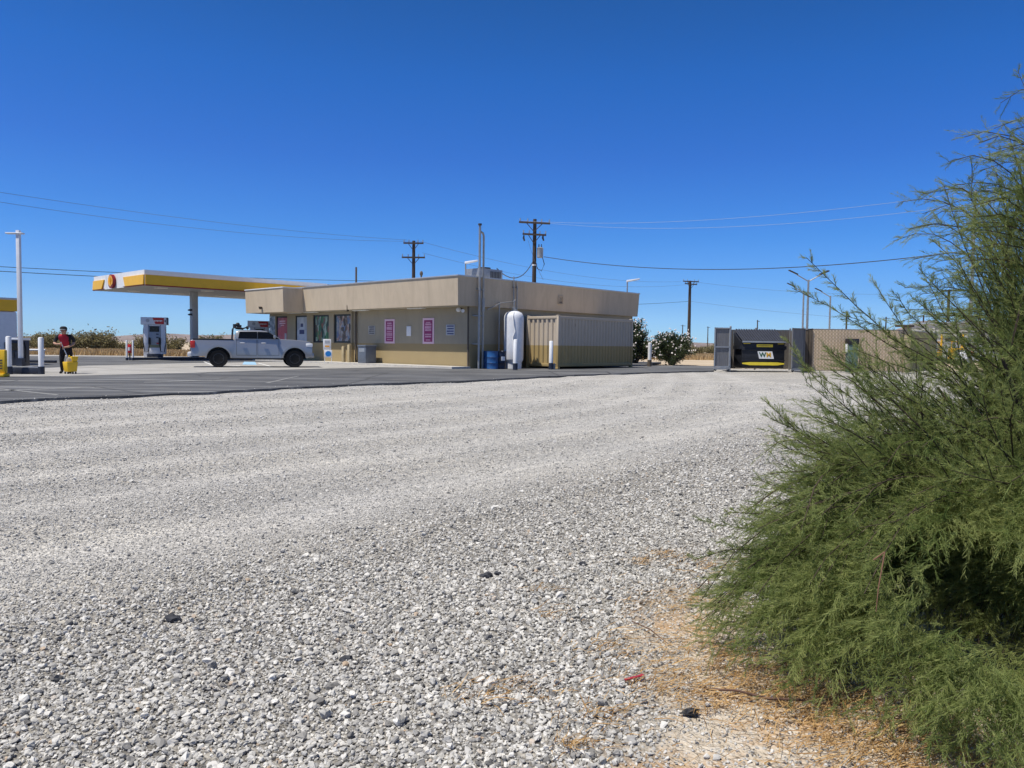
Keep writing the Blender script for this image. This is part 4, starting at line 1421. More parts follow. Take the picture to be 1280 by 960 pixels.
# ---- left edge: kiosk, island with lamp post, dark dispenser
kp_ = Vector((-23.1, 36.0, 0))
ks = empty('service_kiosk', kp_, ROT)
tag(ks, 'pale grey kiosk with broad yellow band along its top at the left edge', 'kiosk')
MB().box(-4.6, 0, 0, 3.2, 0.0, 2.50).build('wall', M['white_metal'], ks, bevel=0.12)
MB().box(-4.62, 0.02, -0.02, 3.22, 2.50, 3.02).build('yellow_band', M['yellow'], ks)
MB().box(-4.66, 0.06, -0.06, 3.26, 3.02, 3.11).build('roof', M['cap'], ks, bevel=0.01)
MB().box(-0.55, -0.28, -0.06, -0.003, 0.75, 1.05).build('meter_box', M['navy'], ks, bevel=0.01)
MB().box(-1.75, -0.85, -0.03, -0.003, 0.02, 2.1).build('door', M['grey_metal'], ks)

i1 = P(11.5, 466.8, 26.0); i1.z = 0.006
i2 = P(51.8, 466.0, 26.4); i2.z = 0.006
il = empty('pump_island', ((i1.x+i2.x)/2, (i1.y+i2.y)/2+0.05, 0.006), 0.0)
tag(il, 'short dark pump island at the left edge holding the lamp post', 'pump island')
def isl_poly(a, b, y0, y1): return [(a, y0), (b, y0), (b+AX*y1, AY*y1), (a+AX*y1, AY*y1)]


MB().prism(isl_poly(-0.70, 0.62, -0.15, 3.4), -0.02, 0.22).build('kerb', M['navy'], il, bevel=0.02)
MB().prism(isl_poly(-0.68, 0.60, -0.13, 3.37), 0.222, 0.235).build('top', M['galv'], il)
i1 = P(11.5, 466.8, 25.85); i1.z = 0.006; i2 = P(51.8, 466.0, 26.15); i2.z = 0.006
bollard(i1, 1.28, 0.085, 'left white bollard in front of the dark dispenser at the left edge', 0.26, 'bollards at the left island')
bollard(i2, 1.26, 0.085, 'right white bollard nearest the man with the bucket', 0.26, 'bollards at the left island')
lpz = P(26.2, 457, 27.3)
lt = empty('light_pole', (lpz.x, lpz.y, 0.235))
tag(lt, 'tall slim white light pole with flat lamp heads rising from the left island', 'street lamp')
hz = P(22.6, 288, 27.3).z-0.235
MB().box(-0.06, 0.06, -0.06, 0.06, 0.28, hz).build('pole', M['white_metal'], lt, bevel=0.008)
MB().box(-0.10, 0.10, -0.10, 0.10, 0.0, 0.28).build('base', M['navy'], lt)
for s in (-1, 1):
    m = MB(); L = 0.40 if s < 0 else 0.16
    m.box(min(0, s*L)-0.02, max(0, s*L)+0.02, -0.10, 0.10, hz-0.13, hz-0.08)
    m.build('lamp_head', M['white_metal'], lt, bevel=0.02)
ddp = P(23.0, 440, 27.75)
dd = empty('fuel_dispenser', (ddp.x, ddp.y, 0.235))
tag(dd, 'dark navy fuel dispenser with pale top behind the left light pole', 'fuel pump')
MB().box(-0.25, 0.27, -0.22, 0.22, 0.0, 0.92).build('cabinet', M['navy'], dd, bevel=0.015)
MB().box(-0.28, 0.30, -0.25, 0.25, 0.92, 1.0).build('top_cover', M['white_metal'], dd, bevel=0.015)
MB().box(-0.14, 0.14, -0.232, -0.222, 0.55, 0.82).build('screen', M['glass'], dd)
MB().tube([(0.28, -0.1, 0.85), (0.36, -0.15, 0.6), (0.34, -0.15, 0.15), (0.28, -0.1, 0.12)], 0.02, 8).build('hose', M['rubber'], dd)
MB().box(-0.06, 0.0, -0.24, -0.222, 0.3, 0.5).build('nozzle', M['black'], dd)

q = P(1.0, 470.8, 24.0)
bc = empty('plastic_barricade', (q.x-0.1, q.y, 0.008))
tag(bc, 'yellow slotted plastic barricade cut by the left edge of the photo', 'barricade')
MB().box(-0.3, 0.28, -0.07, 0.07, 0.10, 0.84).build('panel', M['bucket_yellow'], bc, bevel=0.03)
m = MB()
for k in range(4): m.box(-0.2, 0.2, -0.076, -0.0705, 0.24+k*0.085, 0.28+k*0.085)
m.build('slots', M['trim'], bc)
for x in (-0.22, 0.2): MB().box(x-0.09, x+0.09, -0.16, 0.16, 0.0, 0.1).build('foot', M['bucket_yellow'], bc, bevel=0.02)

q = P(40, 439, 52)
wr = empty('white_rail', (q.x, q.y, -0.1))
tag(wr, 'low white pipe rail at the far edge of the forecourt', 'rail')
MB().tube([(-0.9, 0, 0.62), (0.9, 0, 0.62)], 0.06, 8).build('bar', M['white'], wr)
for x in (-0.8, 0.8): MB().tube([(x, 0, 0), (x, 0, 0.62)], 0.05, 8).build('leg', M['white'], wr)
q = G(44, 453.2)
o = MB().box(-1.1, 1.1, -0.09, 0.09, 0.0, 0.13).build('wheel_stop', M['navy'], bevel=0.03); o.location = (q.x, q.y, 0)
tag(o, 'dark concrete wheel stop behind the left island', 'wheel stop')


# ------------------------------------------------------------------ pickup
def arch(cx, cz, r, a0, a1, n=10):
    return [(cx+r*math.cos(math.radians(a0+(a1-a0)*k/n)), cz+r*math.sin(math.radians(a0+(a1-a0)*k/n))) for k in range(n+1)]


def make_pickup(name, label, paint, cat='pickup truck'):
    t = empty(name, (0, 0, 0)); tag(t, label, cat)
    RX, FX, ZC, AR = 1.20, 4.60, 0.42, 0.52
    W2 = 0.93
    # lower body side profile (x forward, z up)
    prof = [(0.03, 0.52), (0.03, 1.24), (0.10, 1.27), (1.86, 1.29), (1.92, 1.30), (3.95, 1.335), (4.5, 1.32), (5.05, 1.275), (5.30, 1.225), (5.40, 1.13), (5.42, 0.62), (5.34, 0.50), (5.10, 0.48)]
    prof += arch(FX, ZC, AR, 5, 175) + [(4.05, 0.44), (1.75, 0.44)] + arch(RX, ZC, AR, 3, 177) + [(0.62, 0.52)]
    bm = bmesh.new()
    # cross-section: sides bulge at the belt and tuck in at sill and shoulder
    def wy(z): return W2*(0.955+0.045*math.sin(min(1, max(0, (z-0.40)/0.75))*PI)) - 0.07*max(0, (z-1.1)/0.25)**2
    lv = [bm.verts.new((x, wy(z), z)) for x, z in prof]
    rv = [bm.verts.new((x, -wy(z), z)) for x, z in prof]
    n = len(prof)
    bm.faces.new(lv); bm.faces.new(rv[::-1])
    for i in range(n):
        bm.faces.new((lv[(i+1) % n], lv[i], rv[i], rv[(i+1) % n]))
    bmesh.ops.recalc_face_normals(bm, faces=bm.faces)
    es = [e for e in bm.edges if e.is_manifold and e.calc_face_angle(0) > 0.6 and abs(e.verts[0].co.y-e.verts[1].co.y) < 0.2 and min(e.verts[0].co.z, e.verts[1].co.z) > 1.0]
    bmesh.ops.bevel(bm, geom=es, offset=0.05, segments=3, profile=0.6, affect='EDGES', clamp_overlap=True)
    bmesh.ops.triangulate(bm, faces=[f for f in bm.faces if len(f.verts) > 4])
    me = bpy.data.meshes.new('body'); bm.to_mesh(me); bm.free()
    me.materials.append(paint)
    me.polygons.foreach_set('use_smooth', [True]*len(me.polygons)); me.set_sharp_from_angle(angle=math.radians(28))
    body = bpy.data.objects.new('body', me); COL.objects.link(body); body.parent = t
    # bed well: dark liner on top of the box
    MB().box(0.14, 1.84, -0.70, 0.70, 1.285, 1.302).build('bed_liner', M['black'], t)
    rl = MB()
    for s in (-1, 1): rl.box(0.10, 1.85, s*0.80-0.06, s*0.80+0.06, 1.27, 1.325)
    rl.build('bed_rails', M['black'], t, bevel=0.01)
    # cab: lofted sections
    secs = [(1.295, 1.92, 4.02, 0.86), (1.42, 1.94, 3.84, 0.83), (1.62, 1.98, 3.49, 0.755), (1.715, 2.05, 3.30, 0.70), (1.75, 2.28, 3.05, 0.6)]
    vs = []; fs = []
    for (z, xa, xb, hw) in secs:
        vs += [(xa, -hw, z), (xb, -hw*0.97, z), (xb, hw*0.97, z), (xa, hw, z)]
    for i in range(len(secs)-1):
        for k in range(4):
            fs.append((i*4+k, i*4+(k+1) % 4, i*4+4+(k+1) % 4, i*4+4+k))
    fs.append((len(vs)-4, len(vs)-3, len(vs)-2, len(vs)-1)); fs.append((3, 2, 1, 0))
    cabm = MB().add(vs, fs).build('cab', paint, t, bevel=0.025)

    def side_pt(x, z, s):
        # half-width of the cab at height z
        for (a, b) in zip(secs, secs[1:]):
            if a[0] <= z <= b[0]:
                u = (z-a[0])/(b[0]-a[0]); return s*(a[3]+(b[3]-a[3])*u+0.018)
        return s*secs[-1][3]
    for s in (-1, 1):
        for wp in ([(2.06, 1.345), (2.90, 1.345), (2.90, 1.675), (2.12, 1.665)], [(2.925, 1.345), (3.90, 1.345), (3.77, 1.43), (3.42, 1.66), (2.925, 1.675)]):
            m = MB(); k = len(wp)
            m.add([(x, side_pt(x, z, s)*1.0, z) for x, z in wp]+[(x, side_pt(x, z, s)*0.95, z) for x, z in wp], [tuple(range(k)), tuple(range(2*k-1, k-1, -1))]+[(i, (i+1) % k, k+(i+1) % k, k+i) for i in range(k)])
            m.build('side_window', M['glass'], t, smooth=False)
    # windscreen and rear window
    m = MB(); m.add([(3.955, -0.72, 1.36), (3.955, 0.72, 1.36), (3.515, 0.64, 1.62), (3.515, -0.64, 1.62)], [(0, 1, 2, 3)]); m.build('windscreen', M['glass'], t, smooth=False)
    m = MB(); m.add([(1.924, -0.68, 1.38), (1.924, 0.68, 1.38), (1.964, 0.62, 1.62), (1.964, -0.62, 1.62)], [(0, 1, 2, 3)]); m.build('rear_window', M['glass'], t, smooth=False)
    # doors: shut lines and handles
    for s in (-1, 1):
        for (xa, xb) in ((1.98, 2.88), (2.92, 3.88)):
            z0, z1 = 0.56, 1.30
            m = MB()
            for (x0, x1, za, zb_) in ((xa, xa+0.012, z0, z1), (xb-0.012, xb, z0, z1), (xa, xb, z0, z0+0.012)):
                ym = wy((za+zb_)/2)
                ya_, yb2 = wy(za)+0.002, wy(zb_)+0.002
                m.add([(x0, s*ya_, za), (x1, s*ya_, za), (x1, s*max(yb2, ym*0.98), zb_), (x0, s*max(yb2, ym*0.98), zb_)], [(0, 1, 2, 3)])
            dob = m.build('door', M['dark_metal'], t, smooth=False)
            hx = xa+0.16
            MB().box(hx, hx+0.2, min(s*wy(1.15)-0.0, s*(wy(1.15)+0.045)), max(s*wy(1.15), s*(wy(1.15)+0.045)), 1.13, 1.165).build('handle', M['white_metal'], dob, bevel=0.012)
        mr = MB(); mr.box(3.62, 3.74, min(s*0.86, s*1.08), max(s*0.86, s*1.08), 1.36, 1.52)
        mr.build('mirror', paint, t, bevel=0.03)
        # flares, lamps
        for cx in (RX, FX):
            pts = arch(cx, ZC, AR+0.005, 2, 178, 16)
            fl = MB()
            m_in = [(x, s*(wy(z)-0.005), z) for x, z in pts]
            m_out = [(cx+(x-cx)*1.14, s*(wy(z)+0.035), ZC+(z-ZC)*1.14) for x, z in pts]
            m_lip = [(x, s*(wy(z)+0.035), z) for x, z in pts]
            k = len(pts)
            fl.add(m_in+m_lip+m_out+[(x, s*(wy(z)-0.01), z) for (x, _, z) in m_out], [(i, i+1, k+i+1, k+i) for i in range(k-1)]+[(k+i, k+i+1, 2*k+i+1, 2*k+i) for i in range(k-1)]+[(2*k+i, 2*k+i+1, 3*k+i+1, 3*k+i) for i in range(k-1)])
            fl.build('fender_flare', paint, t, angle=50)
            # wheel well
            ww = MB(); pts2 = arch(cx, ZC, AR-0.005, 0, 180, 14); k = len(pts2)
            ww.add([(x, s*(W2-0.03), z) for x, z in pts2]+[(x, s*0.45, z) for x, z in pts2], [(i, i+1, k+i+1, k+i) for i in range(k-1)]+[tuple(range(k, 2*k))])
            ww.build('wheel_well', M['black'], t)
        MB().box(5.12, 5.435, min(s*0.60, s*0.915), max(s*0.60, s*0.915), 0.98, 1.15).build('headlight', M['lamp_white'], t, bevel=0.03)
        MB().box(0.0, 0.20, min(s*0.80, s*0.925), max(s*0.80, s*0.925), 0.90, 1.22).build('tail_light', M['red'], t, bevel=0.02)
    MB().box(5.385, 5.445, -0.56, 0.56, 0.72, 1.10).build('grille', M['black'], t, bevel=0.01)
    MB().box(5.30, 5.50, -0.88, 0.88, 0.46, 0.70).build('front_bumper', paint, t, bevel=0.05)
    MB().box(-0.12, 0.06, -0.86, 0.86, 0.50, 0.70).build('rear_bumper', M['white_metal'], t, bevel=0.03)
    MB().box(0.0, 0.028, -0.72, 0.72, 0.72, 1.24).build('tailgate', paint, t, bevel=0.01)
    MB().box(0.9, 4.9, -0.5, 0.5, 0.36, 0.47).build('chassis', M['black'], t)
    MB().box(1.8, 4.0, -0.86, -0.70, 0.38, 0.45).box(1.8, 4.0, 0.70, 0.86, 0.38, 0.45).build('side_step', M['black'], t, bevel=0.01)
    for cx in (RX, FX):
        for s in (-1, 1):
            wl = empty('wheel', (cx, s*0.80, 0.415)); wl.parent = t
            tp = [(0.24, -0.12), (0.38, -0.135), (0.405, -0.11), (0.415, -0.05), (0.415, 0.05), (0.405, 0.11), (0.38, 0.135), (0.24, 0.12)]
            MB().lathe(tp, 36, (0, 0, 0), 'y').build('tyre', M['rubber'], wl)
            r = MB(); r.lathe([(0.245, s*0.02), (0.245, s*0.128), (0.22, s*0.132), (0.21, s*0.06)], 30, (0, 0, 0), 'y'); r.lathe([(0.0, s*0.05), (0.06, s*0.10), (0.06, s*0.05)], 16, (0, 0, 0), 'y')
            for k in range(6):
                a = 2*PI*k/6
                r.tube([(0.05*math.cos(a), s*0.085, 0.05*math.sin(a)), (0.225*math.cos(a), s*0.105, 0.225*math.sin(a))], [0.028, 0.022], 6)
            r.build('rim', M['dark_metal'], wl)
    return t


tp_ = P(315.5, 440, 36.9); YAW = math.radians(21)
truck = make_pickup('pickup_truck', 'silver crew cab pickup with black wheels parked before the store', M['silver'])
truck.rotation_euler = (0, 0, YAW)
truck.location = (tp_.x-2.72*math.cos(YAW), tp_.y-2.72*math.sin(YAW), 0.006)
# gear carried above the rear of the cab
rk = empty('roof_rack_gear', (0, 0, 0)); rk.parent = None
rk.rotation_euler = (0, 0, YAW)
rk.location = truck.location
tag(rk, 'dark bundle of lights and gear on a rack behind the pickup cab', 'rack gear')
m = MB()
for s in (-0.75, 0.75): m.tube([(1.80, s, 1.30), (1.84, s, 1.80)], 0.03, 8)
m.tube([(1.84, -0.75, 1.80), (1.84, 0.75, 1.80)], 0.03, 8)
m.build('rack', M['black'], rk)
m = MB()
m.cbox((1.92, -0.55, 1.92), (0.16, 0.12, 0.2)); m.cbox((2.12, -0.5, 1.90), (0.2, 0.14, 0.16)); m.tube([(1.86, -0.6, 1.86), (2.3, -0.55, 1.82), (2.5, -0.5, 1.9)], 0.035, 8); m.blob((2.05, -0.5, 2.0), (0.1, 0.1, 0.09), 2, 0.4, 3); m.blob((2.48, -0.5, 1.86), (0.07, 0.07, 0.09), 2, 0.3, 5); m.tube([(1.95, -0.6, 1.8), (2.3, -0.3, 1.78)], 0.03, 6)
m.build('work_lights', M['black'], rk, bevel=0.01)
# ------------------------------------------------------------------ person with mop bucket


def skin_mesh(name, verts, edges, radii, root=0, sub=2):
    me = bpy.data.meshes.new(name)
    bm = bmesh.new()
    lay = bm.verts.layers.skin.verify()
    bv = [bm.verts.new(v) for v in verts]
    for e in edges: bm.edges.new((bv[e[0]], bv[e[1]]))
    for v, r in zip(bv, radii):
        v[lay].radius = r if isinstance(r, tuple) else (r, r)
    bv[root][lay].use_root = True
    bm.to_mesh(me); bm.free()
    o = bpy.data.objects.new(name, me); COL.objects.link(o)
    o.modifiers.new('skin', 'SKIN').use_smooth_shade = True
    s = o.modifiers.new('sub', 'SUBSURF'); s.levels = sub; s.render_levels = sub
    dg = bpy.context.evaluated_depsgraph_get()
    out = bpy.data.meshes.new_from_object(o.evaluated_get(dg))
    COL.objects.unlink(o); bpy.data.objects.remove(o)
    return out


pp = G(83, 467)
man = empty('person', (pp.x, pp.y, 0.006), math.radians(14))
man.scale = (1.06, 1.02, 0.94)
tag(man, 'person in black clothes, red vest and cap bending over a yellow mop bucket', 'person')
V = [(0, 0.02, 0.90), (0, 0.0, 1.02), (0, -0.03, 1.16), (0, -0.08, 1.30), (0, -0.14, 1.41), (0.0, -0.18, 1.47), (0, -0.21, 1.53), (0, -0.235, 1.60), (0, -0.225, 1.67)]
R = [(0.165, 0.125), (0.16, 0.12), (0.165, 0.125), (0.17, 0.125), (0.11, 0.09), (0.058, 0.058), (0.075, 0.085), (0.088, 0.10), (0.065, 0.075)]
E = [(i, i+1) for i in range(8)]


def chain(start, pts, rs):
    prev = start
    for p, r in zip(pts, rs):
        V.append(p); R.append(r); E.append((prev, len(V)-1)); prev = len(V)-1
    return prev


for s in (-1, 1):
    chain(0, [(s*0.10, 0.02, 0.84), (s*0.115, -0.02, 0.66), (s*0.12, -0.05, 0.48), (s*0.125, -0.02, 0.28), (s*0.13, 0.02, 0.10), (s*0.135, -0.06, 0.05), (s*0.145, -0.17, 0.035)],
          [0.115, 0.095, 0.072, 0.062, 0.048, 0.05, 0.035])
arm_spec = {-1: [(-0.19, -0.12, 1.39), (-0.27, -0.12, 1.25), (-0.29, -0.20, 1.12), (-0.19, -0.33, 1.09), (-0.07, -0.42, 1.10), (-0.03, -0.44, 1.08)],
            1: [(0.19, -0.12, 1.39), (0.27, -0.10, 1.25), (0.28, -0.18, 1.10), (0.17, -0.31, 1.00), (0.05, -0.40, 0.97), (0.01, -0.42, 0.94)]}
for s in (-1, 1):
    pts = arm_spec[s]
    last = chain(3, pts, [0.075, 0.058, 0.046, 0.040, 0.030, 0.036])
body_me = skin_mesh('body', V, E, R)
# fingers: five short bent chains per hand, joined into the same mesh
bm = bmesh.new(); bm.from_mesh(body_me)
for s in (-1, 1):
    hx, hy, hz_ = arm_spec[s][-1]
    for k in range(5):
        if k < 4:
            L = (0.030, 0.034, 0.031, 0.025)[k]
            a = Vector((hx+0.01, hy-0.025, hz_+0.030-0.020*k)); b = a+Vector((L*0.9, -L*0.5, -0.004)); c = b+Vector((L*0.2, L*0.9, -0.004))
        else:
            a = Vector((hx, hy+0.01, hz_+0.035)); b = a+Vector((0.025, -0.012, 0.022)); c = b+Vector((0.02, -0.015, -0.004))
        fme = skin_mesh('finger', [a, b, c], [(0, 1), (1, 2)], [0.0095, 0.009, 0.007], 0, 1)
        bm.from_mesh(fme); bpy.data.meshes.remove(fme)
# nose, ears and eyes
for (c, r) in (((0, -0.335, 1.585), 0.017), ((-0.093, -0.235, 1.595), 0.02), ((0.093, -0.235, 1.595), 0.02)):
    bmesh.ops.create_icosphere(bm, subdivisions=2, radius=r, matrix=Matrix.Translation(c))
bm.to_mesh(body_me); bm.free()
for m_ in ('skin', 'cloth_black', 'cloth_red', 'rubber'): body_me.materials.append(M[m_])
for p in body_me.polygons:
    x, y, z = p.center
    arm = abs(x) > 0.20 or y < -0.27
    if z < 0.09: p.material_index = 3
    elif z < 0.93 and y > -0.30: p.material_index = 1
    elif z > 1.455: p.material_index = 0
    elif abs(x) > 0.175 or (arm and z < 1.3 and y < -0.24 and z > 0.9):
        p.material_index = 1 if (z > 1.17 and y > -0.22) else 0
    elif y < -0.05 and abs(x+0.02) < 0.15 and p.normal.y < -0.3 and z > 0.98: p.material_index = 2
    else: p.material_index = 1
    p.use_smooth = True
bo = bpy.data.objects.new('body', body_me); COL.objects.link(bo); bo.parent = man
MB().lathe([(0.108, 0.0), (0.112, 0.03), (0.095, 0.085), (0.055, 0.115), (0.0, 0.12)], 20, (0, -0.225, 1.635)).build('cap', M['cloth_black'], man)
m = MB(); n = 10
m.add([(0.085*math.cos(PI+PI*k/n), -0.30-0.10*abs(math.sin(PI*k/n)), 1.642-0.02*math.sin(PI*k/n)) for k in range(n+1)]+[(0.085*math.cos(PI+PI*k/n), -0.30-0.10*abs(math.sin(PI*k/n)), 1.652-0.02*math.sin(PI*k/n)) for k in range(n+1)],
      [tuple(range(n, -1, -1)), tuple(range(n+1, 2*n+2))]+[(k, k+1, n+2+k, n+1+k) for k in range(n)])
m.build('cap_peak', M['grey_metal'], man)
MB().blob((0, -0.185, 1.615), (0.098, 0.085, 0.06), 2).build('hair', M['hair'], man)
ey = MB()
for s in (-1, 1): ey.blob((s*0.034, -0.322, 1.605), (0.010, 0.006, 0.007), 1)
ey.box(-0.025, 0.025, -0.318, -0.310, 1.545, 1.552)
ey.build('eyes', M['ink'], man)

bk = empty('mop_bucket', (pp.x+0.34, pp.y-0.34, 0.006), math.radians(62))
bk.scale = (0.62, 0.62, 0.84)
tag(bk, 'yellow wheeled mop bucket with wringer in front of the man', 'mop bucket')
m = MB(); m.prism([(-0.27, -0.18), (0.27, -0.18), (0.27, 0.18), (-0.27, 0.18)], 0.09, 0.50, [(-0.32, -0.22), (0.32, -0.22), (0.32, 0.22), (-0.32, 0.22)])
m.build('tub', M['bucket_yellow'], bk, bevel=0.03)
m = MB(); m.prism([(0.0, -0.16), (0.30, -0.16), (0.30, 0.16), (0.0, 0.16)], 0.50, 0.72, [(-0.03, -0.2), (0.36, -0.2), (0.36, 0.2), (-0.03, 0.2)])
m.build('wringer', M['bucket_yellow'], bk, bevel=0.02)
MB().tube([(0.32, 0.17, 0.6), (0.40, 0.2, 0.86), (0.30, 0.22, 0.97)], 0.018, 8).build('wringer_handle', M['bucket_yellow'], bk)
for x in (-0.22, 0.22):
    for y in (-0.13, 0.13): MB().lathe([(0.02, -0.015), (0.045, -0.015), (0.045, 0.015), (0.02, 0.015)], 14, (x, y, 0.045), 'y').build('caster', M['rubber'], bk)
hand = Matrix.Rotation(math.radians(14), 3, 'Z') @ Vector((0.02, -0.415, 0.96))
mp = empty('mop', (pp.x, pp.y, 0.0)); tag(mp, 'wooden-handled mop held by the man, its head in the yellow bucket', 'mop')
tipv = Vector((0.32, -0.36, 0.46))
top_ = hand+(hand-tipv)*0.30
MB().tube([tuple(tipv), tuple(hand), tuple(top_)], 0.014, 8).build('handle', M['white_metal'], mp)
m = MB()
for k in range(16):
    a = 2*PI*k/16
    m.tube([(tipv.x, tipv.y, 0.58), (tipv.x+0.06*math.cos(a), tipv.y+0.06*math.sin(a), 0.55), (tipv.x+0.10*math.cos(a), tipv.y+0.08*math.sin(a), 0.44)], [0.012, 0.012, 0.008], 5)
m.build('mop_head', simple('mop_cotton', (0.55, 0.50, 0.40), 0.9), mp)
MB().lathe([(0.0, 0.56), (0.03, 0.56), (0.025, 0.64), (0.0, 0.66)], 10, (tipv.x, tipv.y, 0)).build('clamp', M['bucket_yellow'], mp)

# ------------------------------------------------------------------ trash enclosure
te0 = G(893.4, 463.8); te1 = G(1005, 464.6)
teY = (te0.y+te1.y)/2
enc = empty('trash_enclosure', (te0.x, teY, 0), 0.0)
tag(enc, 'open trash enclosure of dark grey slatted panels around the dumpster', 'enclosure')


def ex(px): return ray(px, 440).x/ray(px, 440).y*teY-te0.x


EH = 2.22
xl, xr = ex(912.6), ex(1004)
dp = 2.9


def slat_panel(name, p0, p1, z0, z1, mat, parent, pitch=0.11, th=0.03):
    p0, p1 = Vector(p0), Vector(p1); L = (p1-p0).length; d = (p1-p0)/L
    a = math.atan2(d.y, d.x); nn = max(1, int(L/pitch)); m = MB()
    for k in range(nn):
        c = p0+d*((k+0.5)*L/nn)
        dz = random.uniform(-0.012, 0.012)
        m.cbox((c.x, c.y, (z0+z1)/2+dz), (L/nn*0.93, th, z1-z0), a)
    return m.build(name, mat, parent)


wl_ = slat_panel('side_wall', (xl, 0.05), (xl+0.35, dp), 0.06, EH-0.08, M['wall_dark'], enc, 0.16)
wb_ = slat_panel('back_wall', (xl+0.35, dp), (xr+0.35, dp), 0.06, EH-0.05, M['wall_dark'], enc, 0.16)
slat_panel('side_wall', (xr+0.05, 0.25), (xr+0.35, dp), 0.06, EH-0.08, M['wall_dark'], enc, 0.16)
rl = MB()
rl.tube([(xl, 0.05, EH-0.06), (xl+0.35, dp, EH-0.06), (xr+0.35, dp, EH-0.04), (xr+0.05, 0.25, EH-0.06)], 0.025, 8)
rl.build('top_rail', M['galv'], enc)
for (x, y) in ((xl, 0.0), (xl+0.35, dp), ((xl+xr)/2+0.35, dp+0.06), (xr+0.35, dp), (xr+0.05, 0.2)):
    MB().tube([(x, y, 0), (x, y, EH+0.04)], 0.045, 10).blob((x, y, EH+0.05), (0.05, 0.05, 0.03), 2).build('post', M['galv'], enc)


def gate(xa, xb, ya, yb, label, split):
    g = MB()
    p0, p1 = Vector((xa, ya)), Vector((xb, yb)); L = (p1-p0).length; a = math.atan2((p1-p0).y, (p1-p0).x); mid = (p0+p1)/2
    off = 0.03
    for zc, hh in ((0.22, 0.05), (EH-0.04, 0.05)) + (((1.22, 0.05),) if split else ()):
        g.cbox((mid.x+math.sin(a)*off, mid.y-math.cos(a)*off, zc), (L, 0.05, hh), a)
    for p in (p0, p1):
        q = p0.lerp(p1, 0.03 if p is p0 else 0.97)
        g.cbox((q.x+math.sin(a)*off, q.y-math.cos(a)*off, (0.08+EH)/2), (0.05, 0.05, EH-0.1), a)
    gt = g.build('gate', M['gate_grey'] if not split else M['grey_metal'], enc)
    gt['label'] = label
    slat_panel('slats', (p0.x, p0.y), (p1.x, p1.y), 0.24, EH-0.02, M['gate_grey'], gt, 0.095, 0.02)
    for p in (p0.lerp(p1, 0.1), p0.lerp(p1, 0.9)):
        MB().lathe([(0.02, -0.02), (0.06, -0.02), (0.06, 0.02), (0.02, 0.02)], 14, (p.x, p.y-0.05, 0.06), 'y').build('caster', M['black'], gt)
    MB().cbox(((p0.x+p1.x)/2, (p0.y+p1.y)/2-0.06, 0.13), (L*0.85, 0.03, 0.12), a).build('kick_plate', M['galv'], gt)
    return gt


gate(0.0, xl-0.03, -0.10, -0.02, 'open grey slatted gate leaf with a horizontal bar across its middle', True)
gate(ex(982.6), xr, -0.75, -0.12, 'half open grey slatted gate leaf in front of the dumpster', False)

# ---- dumpster
dpx0, dpx1 = ex(931.5), ex(982.5)
du = empty('dumpster', (te0.x+dpx0, teY+0.55, 0.0), 0.0)
tag(du, 'black front-load dumpster with ribbed sloping lid and yellow stripe in the enclosure', 'dumpster')
DW = dpx1-dpx0+0.12
mbd = simple('dumpster_black', (0.012, 0.014, 0.02), 0.55, var=0.3, grime=0.12)
m = MB(); m.sprism([(0.12, 0.16), (1.5, 0.16), (1.5, 2.0), (0.55, 1.60), (0.0, 1.50), (0.0, 0.55)], 0, DW)
n0 = len(m.v)
m.v = [(p[1], p[0], p[2]) for p in m.v]
m.build('body', mbd, du, bevel=0.015)
m = MB()
for z in (0.55, 1.10, 1.46): m.box(-0.02, DW+0.02, -0.045, -0.002, z-0.03, z+0.03)
m.build('rails', mbd, du, bevel=0.008)
m = MB()
L0, L1 = Vector((0, -0.10, 1.53)), Vector((0, 1.5, 2.16))
for half in range(2):
    xa, xb = half*DW/2+0.01, (half+1)*DW/2-0.01
    nr = 8
    for k in range(nr):
        x0 = xa+(xb-xa)*k/nr; x1 = xa+(xb-xa)*(k+1)/nr
        for (u0, u1, h) in ((x0, x0+(x1-x0)*0.55, 0.0), (x0+(x1-x0)*0.55, x1, 0.05)):
            m.add([(u0, L0.y, L0.z+h), (u1, L0.y, L0.z+h), (u1, L1.y, L1.z+h), (u0, L1.y, L1.z+h), (u0, L0.y, L0.z-0.03), (u1, L0.y, L0.z-0.03), (u1, L1.y, L1.z-0.03), (u0, L1.y, L1.z-0.03)],
                  [(0, 1, 2, 3), (7, 6, 5, 4), (0, 4, 5, 1), (1, 5, 6, 2), (2, 6, 7, 3), (3, 7, 4, 0)])
m.build('lid', simple('lid_plastic', (0.05, 0.053, 0.065), 0.35, var=0.15), du)
MB().box(-0.02, DW+0.02, -0.13, -0.09, 1.47, 1.55).build('lid_edge', M['grey_metal'], du)
for x in (-0.12, DW+0.0): MB().box(x, x+0.12, 0.05, 1.2, 1.12, 1.30).build('lift_pocket', mbd, du)
ys_m = simple('dumpster_yellow', (0.80, 0.62, 0.04), 0.45, var=0.08, grime=0.15)
m = MB()
m.add([(0.02, -0.05, 0.36), (0.40, -0.05, 0.30), (DW-0.40, -0.05, 0.30), (DW-0.02, -0.05, 0.36), (DW-0.02, -0.05, 0.42), (DW-0.40, -0.05, 0.46), (0.40, -0.05, 0.46), (0.02, -0.05, 0.42)]+
      [(0.02, -0.002, 0.36), (0.40, -0.002, 0.30), (DW-0.40, -0.002, 0.30), (DW-0.02, -0.002, 0.36), (DW-0.02, -0.002, 0.42), (DW-0.40, -0.002, 0.46), (0.40, -0.002, 0.46), (0.02, -0.002, 0.42)],
      [tuple(range(8)), tuple(range(15, 7, -1))]+[(i, (i+1) % 8, 8+(i+1) % 8, 8+i) for i in range(8)])
m.build('yellow_stripe', ys_m, du)
